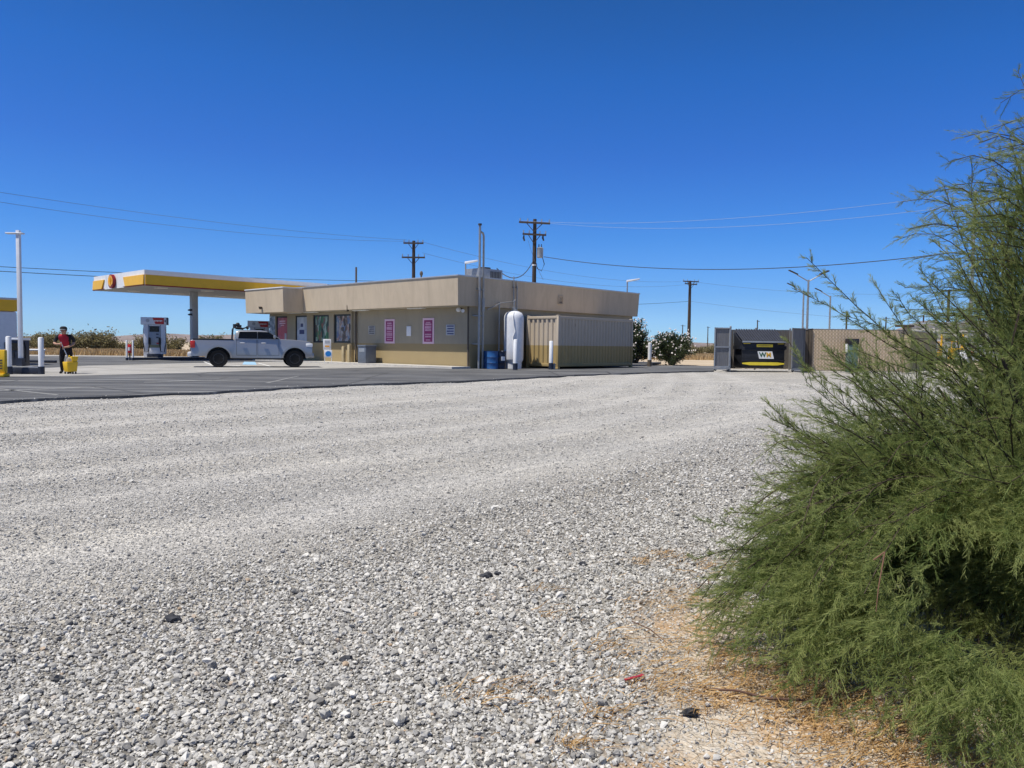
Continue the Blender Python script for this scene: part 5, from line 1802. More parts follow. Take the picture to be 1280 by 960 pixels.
MB().box(0.3, DW-0.3, -0.02, 0.14, 0.28, 0.5).build('stripe_backing', mbd, du)
m = MB(); m.box(DW*0.34, DW*0.72, -0.012, -0.002, 1.24, 1.38)
m.build('yellow_label', ys_m, du)
m = MB(); m.box(DW*0.37, DW*0.69, -0.016, -0.0125, 1.29, 1.33); m.build('label_line', simple('label_ink', (0.4, 0.25, 0.05), 0.6), du)
m = MB(); m.box(0.06, 0.42, -0.012, -0.002, 1.40, 1.43); m.box(DW-0.36, DW-0.04, -0.012, -0.002, 1.40, 1.43); m.build('yellow_dash', ys_m, du)
m = MB()
a0, a1, zl, zh = DW*0.36, DW*0.70, 0.64, 1.02
m.add([(a0+0.10, -0.06, zl), (a1+0.10, -0.06, zl), (a1, -0.06, zh), (a0, -0.06, zh), (a0+0.10, -0.002, zl), (a1+0.10, -0.002, zl), (a1, -0.002, zh), (a0, -0.002, zh)],
      [(0, 1, 2, 3), (7, 6, 5, 4), (0, 4, 5, 1), (1, 5, 6, 2), (2, 6, 7, 3), (3, 7, 4, 0)])
sg = m.build('white_sign', M['white'], du)
gm_ = simple('wm_green', (0.02, 0.10, 0.05), 0.5); am_ = simple('wm_amber', (0.75, 0.42, 0.04), 0.5)
lettering('logo_letter', 'W', 0.33, gm_, sg, ((a0+a1)/2-0.10, -0.063, 0.83), (PI/2, 0, 0), -0.1, 0.014)
lettering('logo_letter', 'M', 0.33, am_, sg, ((a0+a1)/2+0.21, -0.063, 0.83), (PI/2, 0, 0), -0.1, 0.014)

# ---- posts right of the gate and slatted chain-link fence
f0 = G(1016, 464.6); f1 = G(1125, 465.6)
fy = (f0.y+f1.y)/2
for px, mat_, h_, lab in ((1007.2, M['brown_wood'], 2.15, 'dark brown timber post beside the half open gate'), (1012.2, M['brown_wood'], 2.2, 'dark brown timber post at the start of the tan fence')):
    x = ray(px, 440).x/ray(px, 440).y*fy
    o = MB().box(-0.09, 0.09, -0.09, 0.09, 0, h_).box(-0.10, 0.10, -0.10, 0.10, h_, h_+0.04).build('timber_post', mat_, bevel=0.01); o.location = (x, fy, -0.02)
    tag(o, lab, 'post', 'dark timber posts by the enclosure')
fen = empty('slatted_fence', (f0.x, fy, 0), 0.0)
tag(fen, 'tan slatted chain-link fence running behind the big green bush', 'fence')
FLN = f1.x-f0.x
m = MB(); m.box(0, FLN, -0.015, 0.015, 0.03, 2.18); fp = m.build('slat_panel', M['fence'], fen)
m = MB(); m.tube([(0, 0, 2.2), (FLN, 0, 2.2)], 0.025, 8); m.tube([(0, 0, 0.06), (FLN, 0, 0.06)], 0.02, 8); m.build('rail', M['galv'], fen)
for k in range(4):
    x = FLN*k/3
    MB().tube([(x, 0.05, 0), (x, 0.05, 2.24)], 0.035, 8).build('post', M['galv'], fen)
m = MB(); m.cbox((FLN+0.20, 0.0, 1.18), (0.34, 0.20, 2.36)); m.build('corner_post', M['tan'], fen, bevel=0.01)
m = MB(); m.cbox((FLN+0.05, -0.02, 2.42), (0.85, 0.34, 0.12)); m.build('corner_cap', M['brown_wood'], fen, bevel=0.02)
e0 = Vector((FLN+0.40, 0.05, 0)); e1 = e0+Vector((BX, BY, 0))*4.9
m = MB(); mid = (e0+e1)/2
m.cbox((mid.x, mid.y, 1.1), ((e1-e0).length, 0.03, 2.1), ROT); m.build('slat_panel', simple('olive_slats', (0.30, 0.24, 0.12), 0.8, var=0.2, scale=6), fen)
MB().tube([tuple(e0+Vector((0, 0, 2.18))), tuple(e1+Vector((0, 0, 2.18)))], 0.025, 8).build('rail', M['galv'], fen)
MB().tube([tuple(e1), tuple(e1+Vector((0, 0, 2.25)))], 0.04, 8).build('post', M['galv'], fen)

q = P(1064, 464, fy-0.55)
am = empty('air_machine', (q.x, q.y, 0), 0)
tag(am, 'slim green-grey coin machine with dark top in front of the tan fence', 'air machine')
gg = simple('machine_greengrey', (0.10, 0.16, 0.13), 0.55, var=0.1, grime=0.2)
MB().box(-0.24, 0.24, -0.2, 0.2, 0.0, 1.42).build('cabinet', gg, am, bevel=0.02)
MB().box(-0.27, 0.27, -0.23, 0.23, 1.42, 1.72).build('top_box', M['black'], am, bevel=0.02)
MB().box(-0.30, -0.24, -0.1, 0.1, 1.0, 1.45).build('coin_box', M['white_metal'], am, bevel=0.01)
MB().tube([(0.25, -0.1, 1.1), (0.36, -0.15, 0.8), (0.34, -0.15, 0.4), (0.25, -0.1, 0.3)], 0.02, 8).build('hose', M['black'], am)

# ------------------------------------------------------------------ lot lights on the right


def lot_light(px, py_top, Y, heads, label):
    t_ = P(px, py_top, Y); h = t_.z
    o = empty('lot_light', (t_.x, Y, -0.05)); tag(o, label, 'street lamp', 'lot lights behind the enclosure')
    MB().tube([(0, 0, 0), (0, 0, h-0.2)], [0.09, 0.06], 10).build('pole', M['galv'], o)
    for s in heads:
        MB().tube([(0, 0, h-0.3), (s*0.45, 0, h-0.05), (s*0.75, 0, h+0.12)], 0.035, 8).build('arm', M['galv'], o)
        m = MB(); m.cbox((0, 0, 0), (0.62, 0.30, 0.08)); hd = m.build('lamp_head', M['dark_metal'], o, bevel=0.02)
        hd.location = (s*1.0, 0, h+0.28); hd.rotation_euler = (0.15, -s*0.42, 0)
    return o


lot_light(1010.8, 345, 50, (-1, 1), 'tall double-headed light pole standing behind the half open gate')
lot_light(1004.8, 360, 60, (-1,), 'single-headed light pole close behind the double-headed one')
lot_light(1038.2, 366, 64, (-1,), 'single-headed light pole rising behind the tan fence')

# ------------------------------------------------------------------ utility poles and wires


def insulators(o, zs_xs, parent):
    for (x, z) in zs_xs:
        MB().tube([(x, 0, z), (x, 0, z+0.10), (x, 0, z+0.16), (x, 0, z+0.24)], [0.02, 0.05, 0.035, 0.05], 8).build('insulator', M['grey_metal'], parent)


def utility_pole(px, py_top, Y, r, label, arms, rz=0.0, detail=True, group='utility poles', base=-0.1):
    t_ = P(px, py_top, Y); h = t_.z-base
    o = empty('utility_pole', (t_.x, Y, base), rz); tag(o, label, 'utility pole', group)
    MB().tube([(0, 0, 0), (0, 0, h*0.5), (0, 0, h)], [r*1.25, r*1.05, r*0.85], 12).build('pole', M['pole'], o)
    for (dz, half, tilt) in arms:
        m = MB(); z = h-dz
        m.box(-half, half, -r-0.12, -r+0.02, z-0.07, z+0.07)
        cr = m.build('crossarm', M['pole'], o); cr.rotation_euler = (0, tilt, 0)
        if tilt: cr.location = (-math.sin(tilt)*z, 0, z*(1-math.cos(tilt)))
        if detail:
            MB().tube([(-half*0.5, -r-0.05, z-0.06), (0, -r-0.02, z-0.7)], 0.03, 6).build('brace', M['pole'], cr)
            MB().tube([(half*0.5, -r-0.05, z-0.06), (0, -r-0.02, z-0.7)], 0.03, 6).build('brace', M['pole'], cr)
            for x in (-half*0.94, -half*0.45, half*0.45, half*0.94):
                MB().tube([(x, -r-0.05, z+0.07), (x, -r-0.05, z+0.16), (x, -r-0.05, z+0.22), (x, -r-0.05, z+0.30)], [0.02, 0.06, 0.035, 0.055], 8).build('insulator', M['grey_metal'], cr)
    return o, h


p1, h1 = utility_pole(668.6, 274, 62.4, 0.165, 'large wooden utility pole with two crossarms and a grey transformer behind the store', [(0.32, 1.25, 0.06), (1.25, 0.95, 0.06)], math.radians(-8))
tf = MB().lathe([(0.0, 0.0), (0.22, 0.02), (0.25, 0.06), (0.25, 0.74), (0.27, 0.78), (0.12, 0.86), (0.0, 0.88)], 20, (0.46, -0.05, h1-3.1)).build('transformer', M['grey_metal'], p1)
for s in (-0.10, 0.10): MB().tube([(0.46+s, -0.05, h1-2.26), (0.46+s, -0.05, h1-2.0)], [0.05, 0.03], 8).build('bushing', M['dark_metal'], tf)
MB().tube([(0.62, -0.1, h1-2.9), (0.82, -0.1, h1-3.6), (0.6, -0.1, h1-4.15), (0.25, -0.1, h1-3.95), (0.16, -0.1, h1-3.5)], 0.03, 6).build('cable_loop', M['black'], p1)
for x in (-0.85, 0.7): MB().tube([(x, -0.15, h1-1.3), (x-0.03, -0.15, h1-1.5), (x+0.05, -0.15, h1-1.75)], [0.05, 0.08, 0.06], 8).build('cutout_fuse', M['dark_metal'], p1)
MB().lathe([(0.175, h1-3.72), (0.175, h1-3.62)], 14).build('band', M['white'], p1)
p2, h2 = utility_pole(517.2, 301, 74, 0.17, 'dark wooden utility pole with two short crossarms showing above the store front', [(0.25, 0.95, 0.0), (1.6, 1.1, 0.0)])
p3, h3 = utility_pole(862.6, 351, 115, 0.22, 'dark wooden utility pole beyond the white flowering oleander', [(0.12, 1.3, 0.0), (0.5, 1.0, 0.05)], 0.3)
p4, h4 = utility_pole(1186.3, 362, 111, 0.2, 'distant utility pole above the grey block building', [(0.15, 1.2, 0)], 0, False)
for i, (px, py, Y, lab) in enumerate([(1154.6, 394, 193, 'faraway utility pole between the fence and the block building'), (1058.5, 389, 180, 'faraway utility pole showing just over the tan fence'), (1107.7, 396, 215, 'tiny faraway utility pole left of the fence corner'),
                                      (853.4, 406, 290, 'tiny faraway utility pole above the oleander, left of the big one'), (885, 408, 320, 'tiny faraway utility pole right of the oleander'), (947, 400, 235, 'faraway utility pole above the dumpster')]):
    utility_pole(px, py, Y, 0.19, lab, [(0.4, 1.3, 0)], 0.2*i, False)
t_ = P(1219.6, 238, 45)
o = empty('utility_pole', (t_.x, 45, 0)); tag(o, 'slim steel pole rising behind the top of the big green bush', 'utility pole', 'utility poles')
MB().tube([(0, 0, 0), (0, 0, t_.z)], [0.11, 0.07], 10).build('pole', M['galv'], o)
MB().tube([(0, 0, t_.z-0.3), (0.35, 0, t_.z-0.25)], 0.03, 6).build('bracket', M['galv'], o)

WM_DARK = simple('wire_dark', (0.05, 0.05, 0.055), 0.5)
WM_FAINT = simple('wire_grey', (0.12, 0.13, 0.15), 0.5)
WM_SUNLIT = simple('wire_sunlit', (0.50, 0.54, 0.60), 0.3, 0.3)  # pale base colour stands in for sun catching the wire


def wire(a, b, sag, r, mat, label, group=None, n=22, name='power_line'):
    a, b = Vector(a), Vector(b)
    pts = []
    for k in range(n+1):
        u = k/n
        p = a.lerp(b, u); p.z -= sag*4*u*(1-u); pts.append(tuple(p-a))
    o = MB().tube(pts, r, 5).build(name, mat); o.location = a
    tag(o, label, 'wire', group)
    return o


wire(P(-60, 231, 44), P(509, 300, 74), 0.4, 0.011, WM_FAINT, 'upper dark power line sloping from the left edge to the pole behind the store front', 'power lines on the left')
wire(P(-60, 243, 44), P(524, 301.5, 74), 0.7, 0.011, WM_FAINT, 'lower dark power line sloping from the left edge to the pole behind the store front', 'power lines on the left')
wire(P(-60, 330, 48), P(517, 352, 73.8), 0.2, 0.02, WM_DARK, 'upper of two low dark lines passing behind the fuel canopy', 'low lines behind the canopy')
wire(P(-60, 335.5, 48), P(517, 357, 73.8), 0.25, 0.022, WM_DARK, 'lower of two low dark lines passing behind the fuel canopy', 'low lines behind the canopy')
wire(P(525, 301.5, 74), P(851, 352, 115), 1.2, 0.012, WM_FAINT, 'upper thin line between the two far wooden poles', 'thin lines over the store')
wire(P(528, 316, 74), P(873, 354, 115), 1.6, 0.012, WM_FAINT, 'lower thin line between the two far wooden poles', 'thin lines over the store')
wire(P(652, 276, 62.3), P(1420, 208, 34), 1.0, 0.008, WM_SUNLIT, 'upper bright power line rising to the right edge', 'bright lines on the right')
wire(P(686, 279, 62.3), P(1420, 224, 34), 1.1, 0.008, WM_SUNLIT, 'lower bright power line rising to the right edge', 'bright lines on the right')
o = wire(P(680, 321, 62.3), P(1262, 306, 41), 1.15, 0.026, WM_DARK, 'thick twisted dark cable sagging from the transformer pole to the right', None, 40)
wire(P(666.5, 326, 62.3), loc(4.0, 2.0, 5.4), 0.9, 0.032, WM_DARK, 'dark service cable drooping from the transformer pole to the store roof', None)
wire(P(660, 300, 62.2), loc(5.15, -0.38, 4.75), 0.2, 0.01, WM_DARK, 'hair-thin cable from the transformer pole down to the weatherhead', None)
wire(P(640, 381, 90), P(862.5, 376.5, 115), 0.3, 0.024, WM_DARK, 'low dark line reaching the oleander pole from behind the store', None)
wire(P(862.5, 376.5, 115), P(1186, 404, 111), 0.5, 0.014, WM_FAINT, 'low dark line from the oleander pole down toward the tan fence', None)
wire(P(873, 353, 115), P(1186, 366, 111), 0.8, 0.014, WM_FAINT, 'thin line from the oleander pole to the pole above the block building', None)
wire(P(1186, 366, 111), P(1420, 372, 100), 0.5, 0.014, WM_FAINT, 'thin line leaving the pole above the block building to the right', None)

# ------------------------------------------------------------------ the yard beyond the fence
bq = P(1168, 430, 92)
blk = empty('block_building', (bq.x, 92, -0.15), math.radians(-6))
tag(blk, 'pale grey block building with ribbed horizontal bands behind the bush', 'building')
bm_ = simple('pale_block', (0.50, 0.49, 0.46), 0.9, var=0.12, scale=0.8, grime=0.25)
MB().box(0, 14, 0, 7, 0, 4.55).build('wall', bm_, blk)
m = MB()
for k in range(7): m.box(-0.04, 14.04, -0.05, -0.002, 0.55+k*0.58, 0.62+k*0.58)
m.build('bands', M['grey_metal'], blk)
for x in (1.2, 4.4, 7.6): MB().box(x, x+1.1, -0.03, -0.002, 2.4, 3.0).build('window', M['glass'], blk)
MB().box(-0.2, 14.2, -0.2, 7.2, 4.55, 4.75).build('roof', M['cap'], blk)

wtk = make_pickup('pickup_truck', 'white pickup glimpsed through the bush in front of the block building', M['car_white'])
q = P(1203, 455, 62); wtk.location = (q.x, 62, -0.08); wtk.rotation_euler = (0, 0, math.radians(8))
wt2 = make_pickup('pickup_truck', 'white pickup parked just right of the fence end', M['car_white'])
q = P(1148, 452, 70); wt2.location = (q.x+0.4, 72, -0.08); wt2.rotation_euler = (0, 0, math.radians(62))


def forklift(px, Y, label):
    q = P(px, 440, Y)
    o = empty('forklift', (q.x, Y, -0.1), math.radians(25)); tag(o, label, 'forklift', 'yellow machines in the yard')
    MB().box(-0.9, 0.9, -0.55, 0.55, 0.35, 1.15).build('body', M['yellow'], o, bevel=0.08)
    MB().box(-0.95, -0.45, -0.5, 0.5, 1.15, 1.5).build('counterweight', M['yellow'], o, bevel=0.08)
    m = MB()
    for x in (-0.5, 0.6):
        for y in (-0.5, 0.5): m.tube([(x, y, 1.15), (x*0.85, y*0.95, 2.15)], 0.04, 8)
    m.box(-0.5, 0.6, -0.55, 0.55, 2.12, 2.2); m.build('cage', M['yellow'], o)
    m = MB(); m.box(0.98, 1.1, -0.45, -0.3, 0.1, 2.9); m.box(0.98, 1.1, 0.3, 0.45, 0.1, 2.9); m.box(0.98, 1.1, -0.3, 0.3, 1.2, 1.35); m.build('mast', M['yellow'], o)
    m = MB(); m.box(1.1, 2.1, -0.4, -0.25, 0.15, 0.22); m.box(1.1, 2.1, 0.25, 0.4, 0.15, 0.22); m.build('forks', M['black'], o)
    MB().box(-0.4, 0.15, -0.28, 0.28, 1.15, 1.55).build('seat', M['black'], o, bevel=0.04)
    for x, r in ((-0.6, 0.3), (0.65, 0.38)):
        for y in (-0.5, 0.5): MB().lathe([(0.1, -0.12), (r, -0.12), (r, 0.12), (0.1, 0.12)], 18, (x, y, r), 'y').build('wheel', M['rubber'], o)
    return o


forklift(1163.5, 78, 'small yellow forklift beside the fence end near the white pickup')
forklift(1199, 74, 'small yellow forklift in front of the block building wall')

# ------------------------------------------------------------------ far hills


def hills(name, px0, px1, dist, prof, label, seed):
    """a ridge: prof gives (px, py) of the skyline"""
    nA, nR = 140, 26
    vs = []
    xs_ = [p[0] for p in prof]; ys_p = [p[1] for p in prof]
    for i in range(nA+1):
        px = px0+(px1-px0)*i/nA
        py = np.interp(px, xs_, ys_p)
        r = ray(px, py); u = r.x/r.y; hh = max(0.0, CAM_H+r.z/r.y*dist)
        for j in range(nR+1):
            v = j/nR*2-1
            d = dist+v*dist*0.16
            fall = max(0.0, 1-abs(v))**1.3
            nz = noise.fractal(Vector((u*14+seed, v*3.0, seed)), 1.0, 2.1, 6)
            rid = 1+0.55*nz*(abs(v) > 0.02)*min(1, abs(v)*4)
            vs.append((u*d, d, -2+hh*fall*rid))
    fs = [(i*(nR+1)+j, (i+1)*(nR+1)+j, (i+1)*(nR+1)+j+1, i*(nR+1)+j+1) for i in range(nA) for j in range(nR)]
    t = NT(name+'_rock')
    f = t.noise(0.004, t.pos(), 8, 0.65)
    t.base(t.ramp(f, [(0.35, (0.20, 0.145, 0.11)), (0.65, (0.34, 0.26, 0.20))])); t.set(0.95, spec=0.1)
    o = MB().add(vs, fs).build(name, t.m)
    tag(o, label, 'hills', kind='structure')


hills('mountain_hills', 1000, 1360, 5200, [(1000, 437), (1040, 430), (1090, 421), (1130, 408), (1150, 401), (1168, 400), (1185, 405), (1215, 399), (1250, 404), (1290, 396), (1360, 405)], 'hazy bluish mountain range beyond the yard on the right', 3.0)
hills('low_hills', -120, 560, 6000, [(-120, 425), (0, 421), (60, 419), (120, 421.5), (200, 416), (260, 419), (300, 417.5), (380, 423), (460, 428), (560, 430)], 'low hazy desert hills along the left horizon', 9.0)
hills('low_hills', 700, 1010, 6200, [(700, 433), (790, 430), (850, 427), (900, 429), (950, 428), (1010, 434)], 'low hazy desert hills behind the far utility poles', 17.0)
# ------------------------------------------------------------------ desert plants
L_SCRUB = leaf_mat('creosote_leaf', (0.125, 0.115, 0.05), (0.28, 0.24, 0.12), transl=0.3)
L_OLE = leaf_mat('oleander_leaf', (0.025, 0.042, 0.018), (0.085, 0.11, 0.05), transl=0.25, rough=0.4)
L_STEM = simple('shrub_stem', (0.12, 0.09, 0.06), 0.9)
FLOWER = simple('white_petals', (0.80, 0.74, 0.70), 0.6, var=0.06)


def leaf_cloud(centers, normals_out, size, per, spread, rng, aspect=2.2):
    """many small quads round given centres; returns verts, faces, tint"""
    n = len(centers)*per
    c = np.repeat(centers, per, 0)+rng.normal(0, spread, (n, 3))
    d = rng.normal(0, 1, (n, 3)); d += np.repeat(normals_out, per, 0)*0.9
    d /= np.linalg.norm(d, axis=1, keepdims=True)
    w = np.cross(d, rng.normal(0, 1, (n, 3))); w /= np.linalg.norm(w, axis=1, keepdims=True)
    L = size*rng.uniform(0.6, 1.3, (n, 1))
    a = c; b = c+d*L*0.5+w*L/aspect*0.5; e = c+d*L; f = c+d*L*0.5-w*L/aspect*0.5
    v = np.stack([a, b, e, f], 1).reshape(-1, 3)
    fa = np.arange(n*4).reshape(-1, 4)
    cl_ = np.repeat(np.clip(rng.normal(0.5, 0.25, len(centers)), 0, 1), per)
    t = np.repeat(np.clip(cl_+rng.normal(0, 0.15, n), 0, 1), 4)
    return v, fa, t


def shrub_mesh(seed, w, h, leafm, leaf, stems=12, clumps=90, per=16, open_=0.5):
    rng = np.random.default_rng(seed)
    st = MB(); cents = []; outs = []
    for k in range(stems):
        a = rng.uniform(0, 2*PI); lean = rng.uniform(0.15, 1.0)*w
        tip = np.array([math.cos(a)*lean, math.sin(a)*lean, h*rng.uniform(0.7, 1.05)*(1-0.35*(lean/w)**2)])
        mid = tip*np.array([0.45, 0.45, 0.55])+rng.normal(0, 0.05, 3)
        st.tube([(0.04*math.cos(a), 0.04*math.sin(a), -0.05), tuple(mid), tuple(tip)], [0.025, 0.018, 0.008], 5)
        m = clumps//stems
        for j in range(m):
            u = rng.uniform(0.3, 1.05)
            p = mid*(2*u*(1-u))+tip*u*u
            cents.append(p+rng.normal(0, 0.12, 3)*w*open_); outs.append((tip-mid)/np.linalg.norm(tip-mid))
    v, f, t = leaf_cloud(np.array(cents), np.array(outs), leaf, per, w*0.10, rng)
    v[:, 2] = np.maximum(v[:, 2], 0.02)
    return st, v, f, t


scrubs = []
for k in range(5):
    st, v, f, t = shrub_mesh(100+k, 1.0+0.12*k, 1.75+0.12*(k % 3), L_SCRUB, 0.17, 14, 100, 13, 0.6)
    o = empty('creosote_bush', (0, 0, 0))
    tag(o, 'olive green desert shrub in the scrub behind the fuel pumps', 'shrub', 'desert shrubs behind the fuel station')
    np_mesh('foliage', v, f, L_SCRUB, o, {'tint': t})
    st.build('stem', L_STEM, o)
    scrubs.append(o)
first = [True]*5
cnt = 0


def put_scrub(x, y, s, k, label=None, group=None):
    global cnt
    if first[k]: o = scrubs[k]; first[k] = False
    else: o = copy_tree(scrubs[k])
    o.location = (x, y, -0.16); sz = s*random.uniform(0.85, 1.15); o.scale = (s*random.uniform(1.05, 1.5), s*random.uniform(1.05, 1.4), sz*0.84); o.rotation_euler = (0, 0, random.uniform(0, 6))
    if label: o['label'] = label; o['group'] = group
    cnt += 1


rr = random.Random(5)
# left scrub line: dense belt seen beside and behind the pumps
for k in range(50):
    px = rr.uniform(-60, 335); Y = rr.uniform(84, 118)
    p = P(px, 430, Y); put_scrub(p.x, Y, rr.uniform(0.62, 1.25)*(0.62+Y/165), rr.randrange(5))
for px, Y, s in ((62, 86, 1.2), (98, 84, 1.4), (122, 85, 1.5), (136, 88, 1.3), (222, 86, 1.35), (214, 90, 1.2), (176, 88, 1.2)):
    p = P(px, 430, Y); put_scrub(p.x, Y, s, rr.randrange(5))
# right: behind the oleanders
for k in range(26):
    px = rr.uniform(780, 905); Y = rr.uniform(95, 150)
    p = P(px, 430, Y); put_scrub(p.x, Y, rr.uniform(0.8, 1.15)*(0.5+Y/180), rr.randrange(5), 'small pale desert shrub beyond the oleanders and the drive', 'desert shrubs beyond the oleanders')

# dry grass, uncountable
rng = np.random.default_rng(3)
n = 26000
gy = rng.uniform(66.2, 86, n); gpx = rng.uniform(-80, 360, n)
gx = np.array([(ray(p, 430).x/ray(p, 430).y) for p in gpx])*gy
dens = wob(gx, gy, 0.8, 0.3)+rng.normal(0, 0.4, n)
k = dens > -0.25; gx, gy = gx[k], gy[k]; n = len(gx)
n2 = 9000
gy2 = rng.uniform(84, 120, n2); gx2 = np.array([(ray(p, 430).x/ray(p, 430).y) for p in rng.uniform(800, 900, n2)])*gy2
gx = np.concatenate([gx, gx2]); gy = np.concatenate([gy, gy2]); n = len(gx)
hgt = rng.uniform(0.2, 0.62, n); ang = rng.uniform(0, 2*PI, n); lean = rng.normal(0, 0.25, (n, 2))
base = np.stack([gx, gy, np.full(n, -0.17)], -1)
wv = np.stack([np.cos(ang), np.sin(ang), np.zeros(n)], -1)*0.05
tip = base+np.stack([lean[:, 0]*hgt, lean[:, 1]*hgt, hgt], -1)
v = np.stack([base-wv, base+wv, tip+wv*0.4, tip-wv*0.4], 1).reshape(-1, 3)
gmat = leaf_mat('dry_grass_blade', (0.36, 0.24, 0.11), (0.58, 0.43, 0.24), transl=0.3)
o = np_mesh('dry_grass', v, np.arange(n*4).reshape(-1, 4), gmat, None, {'tint': np.repeat(rng.random(n), 4)})
tag(o, 'dry straw-coloured grass at the edge of the desert scrub', 'dry grass', kind='stuff')


# oleanders
def oleander(px, Y, w, h, seed, label):
    q = P(px, 452, Y)
    o = empty('oleander_bush', (q.x, Y, -0.16), 0.7*seed)
    tag(o, label, 'flowering bush', 'white oleanders past the container')
    rng = np.random.default_rng(seed)
    st = MB(); cents = []; outs = []; tips = []
    for k in range(60):
        a = rng.uniform(0, 2*PI); el = rng.uniform(0.05, 1.0)
        rad = rng.uniform(0.75, 1.05)
        tip = np.array([math.cos(a)*w*math.cos(el*PI/2)**0.6*rad, math.sin(a)*w*math.cos(el*PI/2)**0.6*rad, h*(0.18+0.82*math.sin(el*PI/2))*rng.uniform(0.85, 1.08)])
        mid = tip*np.array([0.35, 0.35, 0.55])
        st.tube([(0.25*math.cos(a)*rng.random(), 0.25*math.sin(a)*rng.random(), -0.05), tuple(mid), tuple(tip)], [0.03, 0.02, 0.008], 5)
        d = (tip-mid)/np.linalg.norm(tip-mid)
        for j in range(7):
            u = rng.uniform(0.55, 1.03); cents.append(mid+(tip-mid)*(u-0.5)*2+rng.normal(0, 0.10, 3)); outs.append(d)
        tips.append(tip)
    v, f, t = leaf_cloud(np.array(cents), np.array(outs), 0.22, 22, 0.10, rng, 3.6)
    v[:, 2] = np.maximum(v[:, 2], 0.03)
    np_mesh('foliage', v, f, L_OLE, o, {'tint': t})
    st.build('stem', L_STEM, o)
    fl = MB()
    for tip in tips:
        for j in range(rng.integers(1, 7)):
            c = tip*rng.uniform(0.98, 1.12)+rng.normal(0, 0.16, 3)
            if c[2] > 0.3: fl.blob(tuple(c), tuple(rng.uniform(0.035, 0.08, 3)), 1, 0.3, int(rng.integers(0, 99)))
    b = fl.build('blossoms', FLOWER, o)
    b['kind'] = 'stuff'


oleander(792, 57, 1.55, 2.95, 21, 'tall white-flowering oleander partly behind the end of the container')
oleander(840.5, 58, 1.85, 2.25, 22, 'broad white-flowering oleander standing alone beside the drive')

# ------------------------------------------------------------------ the big feathery bush in the foreground
L_TAM = leaf_mat('feathery_needles', (0.14, 0.195, 0.052), (0.40, 0.435, 0.16), transl=0.5, rough=0.65)
TWIG = simple('bush_bark', (0.06, 0.042, 0.03), 0.85, var=0.25, scale=20)
bush = empty('feathery_bush', (2.75, 3.45, -0.05))
tag(bush, 'large feathery green bush filling the right foreground', 'bush')
BO = np.array([2.75, 3.45, -0.05])
rng = np.random.default_rng(42)


def ell(c, r, nn, keep):
    out = []
    while len(out) < nn:
        d = rng.normal(0, 1, 3); d /= np.linalg.norm(d)
        p = np.array(c)+d*np.array(r)*rng.uniform(0.72, 1.08)
        if p[2] > 0.04 and keep(p): out.append(p)
    return out


def vis(p):
    # skip what the photo could never show (far right, outside any near view) to save faces
    return p[0] < 0.86*p[1]+0.9


tips = []
fan_tips = ell((1.90, 3.25, 0.78), (0.78, 0.72, 0.46), 190, lambda p: vis(p) and p[2] > 0.35)
fan_tips += ell((2.72, 3.55, 1.58), (0.68, 0.62, 0.55), 190, vis)
fan_tips += ell((2.35, 3.0, 0.75), (0.6, 0.6, 0.45), 110, lambda p: vis(p) and p[2] > 0.35)
tips += fan_tips
nfan = len(fan_tips)
tips += ell((2.45, 3.30, 0.35), (1.30, 1.25, 0.80), 250, vis)
tips += ell((3.0, 3.8, 1.45), (1.02, 1.0, 1.15), 270, vis)
tips += ell((2.55, 3.6, 1.75), (0.62, 0.6, 0.45), 60, vis)
tips += ell((1.60, 3.0, 0.30), (0.72, 0.70, 0.50), 120, vis)
tips += ell((1.28, 3.0, 0.25), (0.42, 0.45, 0.40), 70, vis)
tips += ell((1.80, 2.38, 0.20), (0.62, 0.48, 0.42), 150, vis)
tips += ell((1.35, 2.62, 0.16), (0.42, 0.42, 0.34), 110, vis)
tips += ell((2.3, 2.6, 0.40), (0.5, 0.45, 0.55), 70, vis)
tips += ell((1.65, 2.12, 0.14), (0.48, 0.24, 0.26), 150, vis)
tips += ell((1.02, 2.95, 0.12), (0.28, 0.35, 0.22), 70, vis)
tips += ell((2.05, 2.2, 0.2), (0.45, 0.35, 0.32), 130, vis)
tips += ell((1.45, 2.62, 0.05), (0.62, 0.60, 0.13), 150, vis)
tips += ell((1.45, 2.05, 0.08), (0.32, 0.18, 0.16), 90, vis)
tips += ell((0.98, 2.85, 0.10), (0.30, 0.35, 0.2), 50, vis)


def pxt(px, py, Y):
    p = P(px, py, Y); return np.array([p.x, p.y, p.z])


# a few long shoots that leave the crown, as in the photograph
longs = [(1008, 322, 3.35), (1058, 395, 3.45), (1092, 352, 3.5), (1120, 368, 3.5), (1148, 335, 3.4), (1140, 372, 3.3), (1000, 455, 3.3), (985, 425, 3.4), (962, 522, 3.2), (975, 560, 3.15), (955, 500, 3.25),
         (1165, 300, 3.6), (1180, 232, 3.75), (1215, 205, 3.8), (1262, 172, 3.9), (1272, 88, 4.0), (1245, 215, 3.6), (1160, 352, 3.3), (1155, 385, 3.4), (1195, 400, 3.2), (880, 652, 2.95), (868, 700, 2.9), (905, 640, 3.0), (898, 780, 2.75), (930, 770, 2.7), (950, 600, 3.1), (915, 690, 3.0), (990, 360, 3.5), (1040, 440, 3.3), (1075, 430, 3.4), (1020, 500, 3.2), (985, 610, 3.05), (940, 660, 2.95), (930, 730, 2.85)]
nshort = len(tips)
tips += [pxt(*q) for q in longs]
hollow_c = np.array([1.55, 2.50, 0.36]); hollow_r = np.array([0.27, 0.62, 0.19])

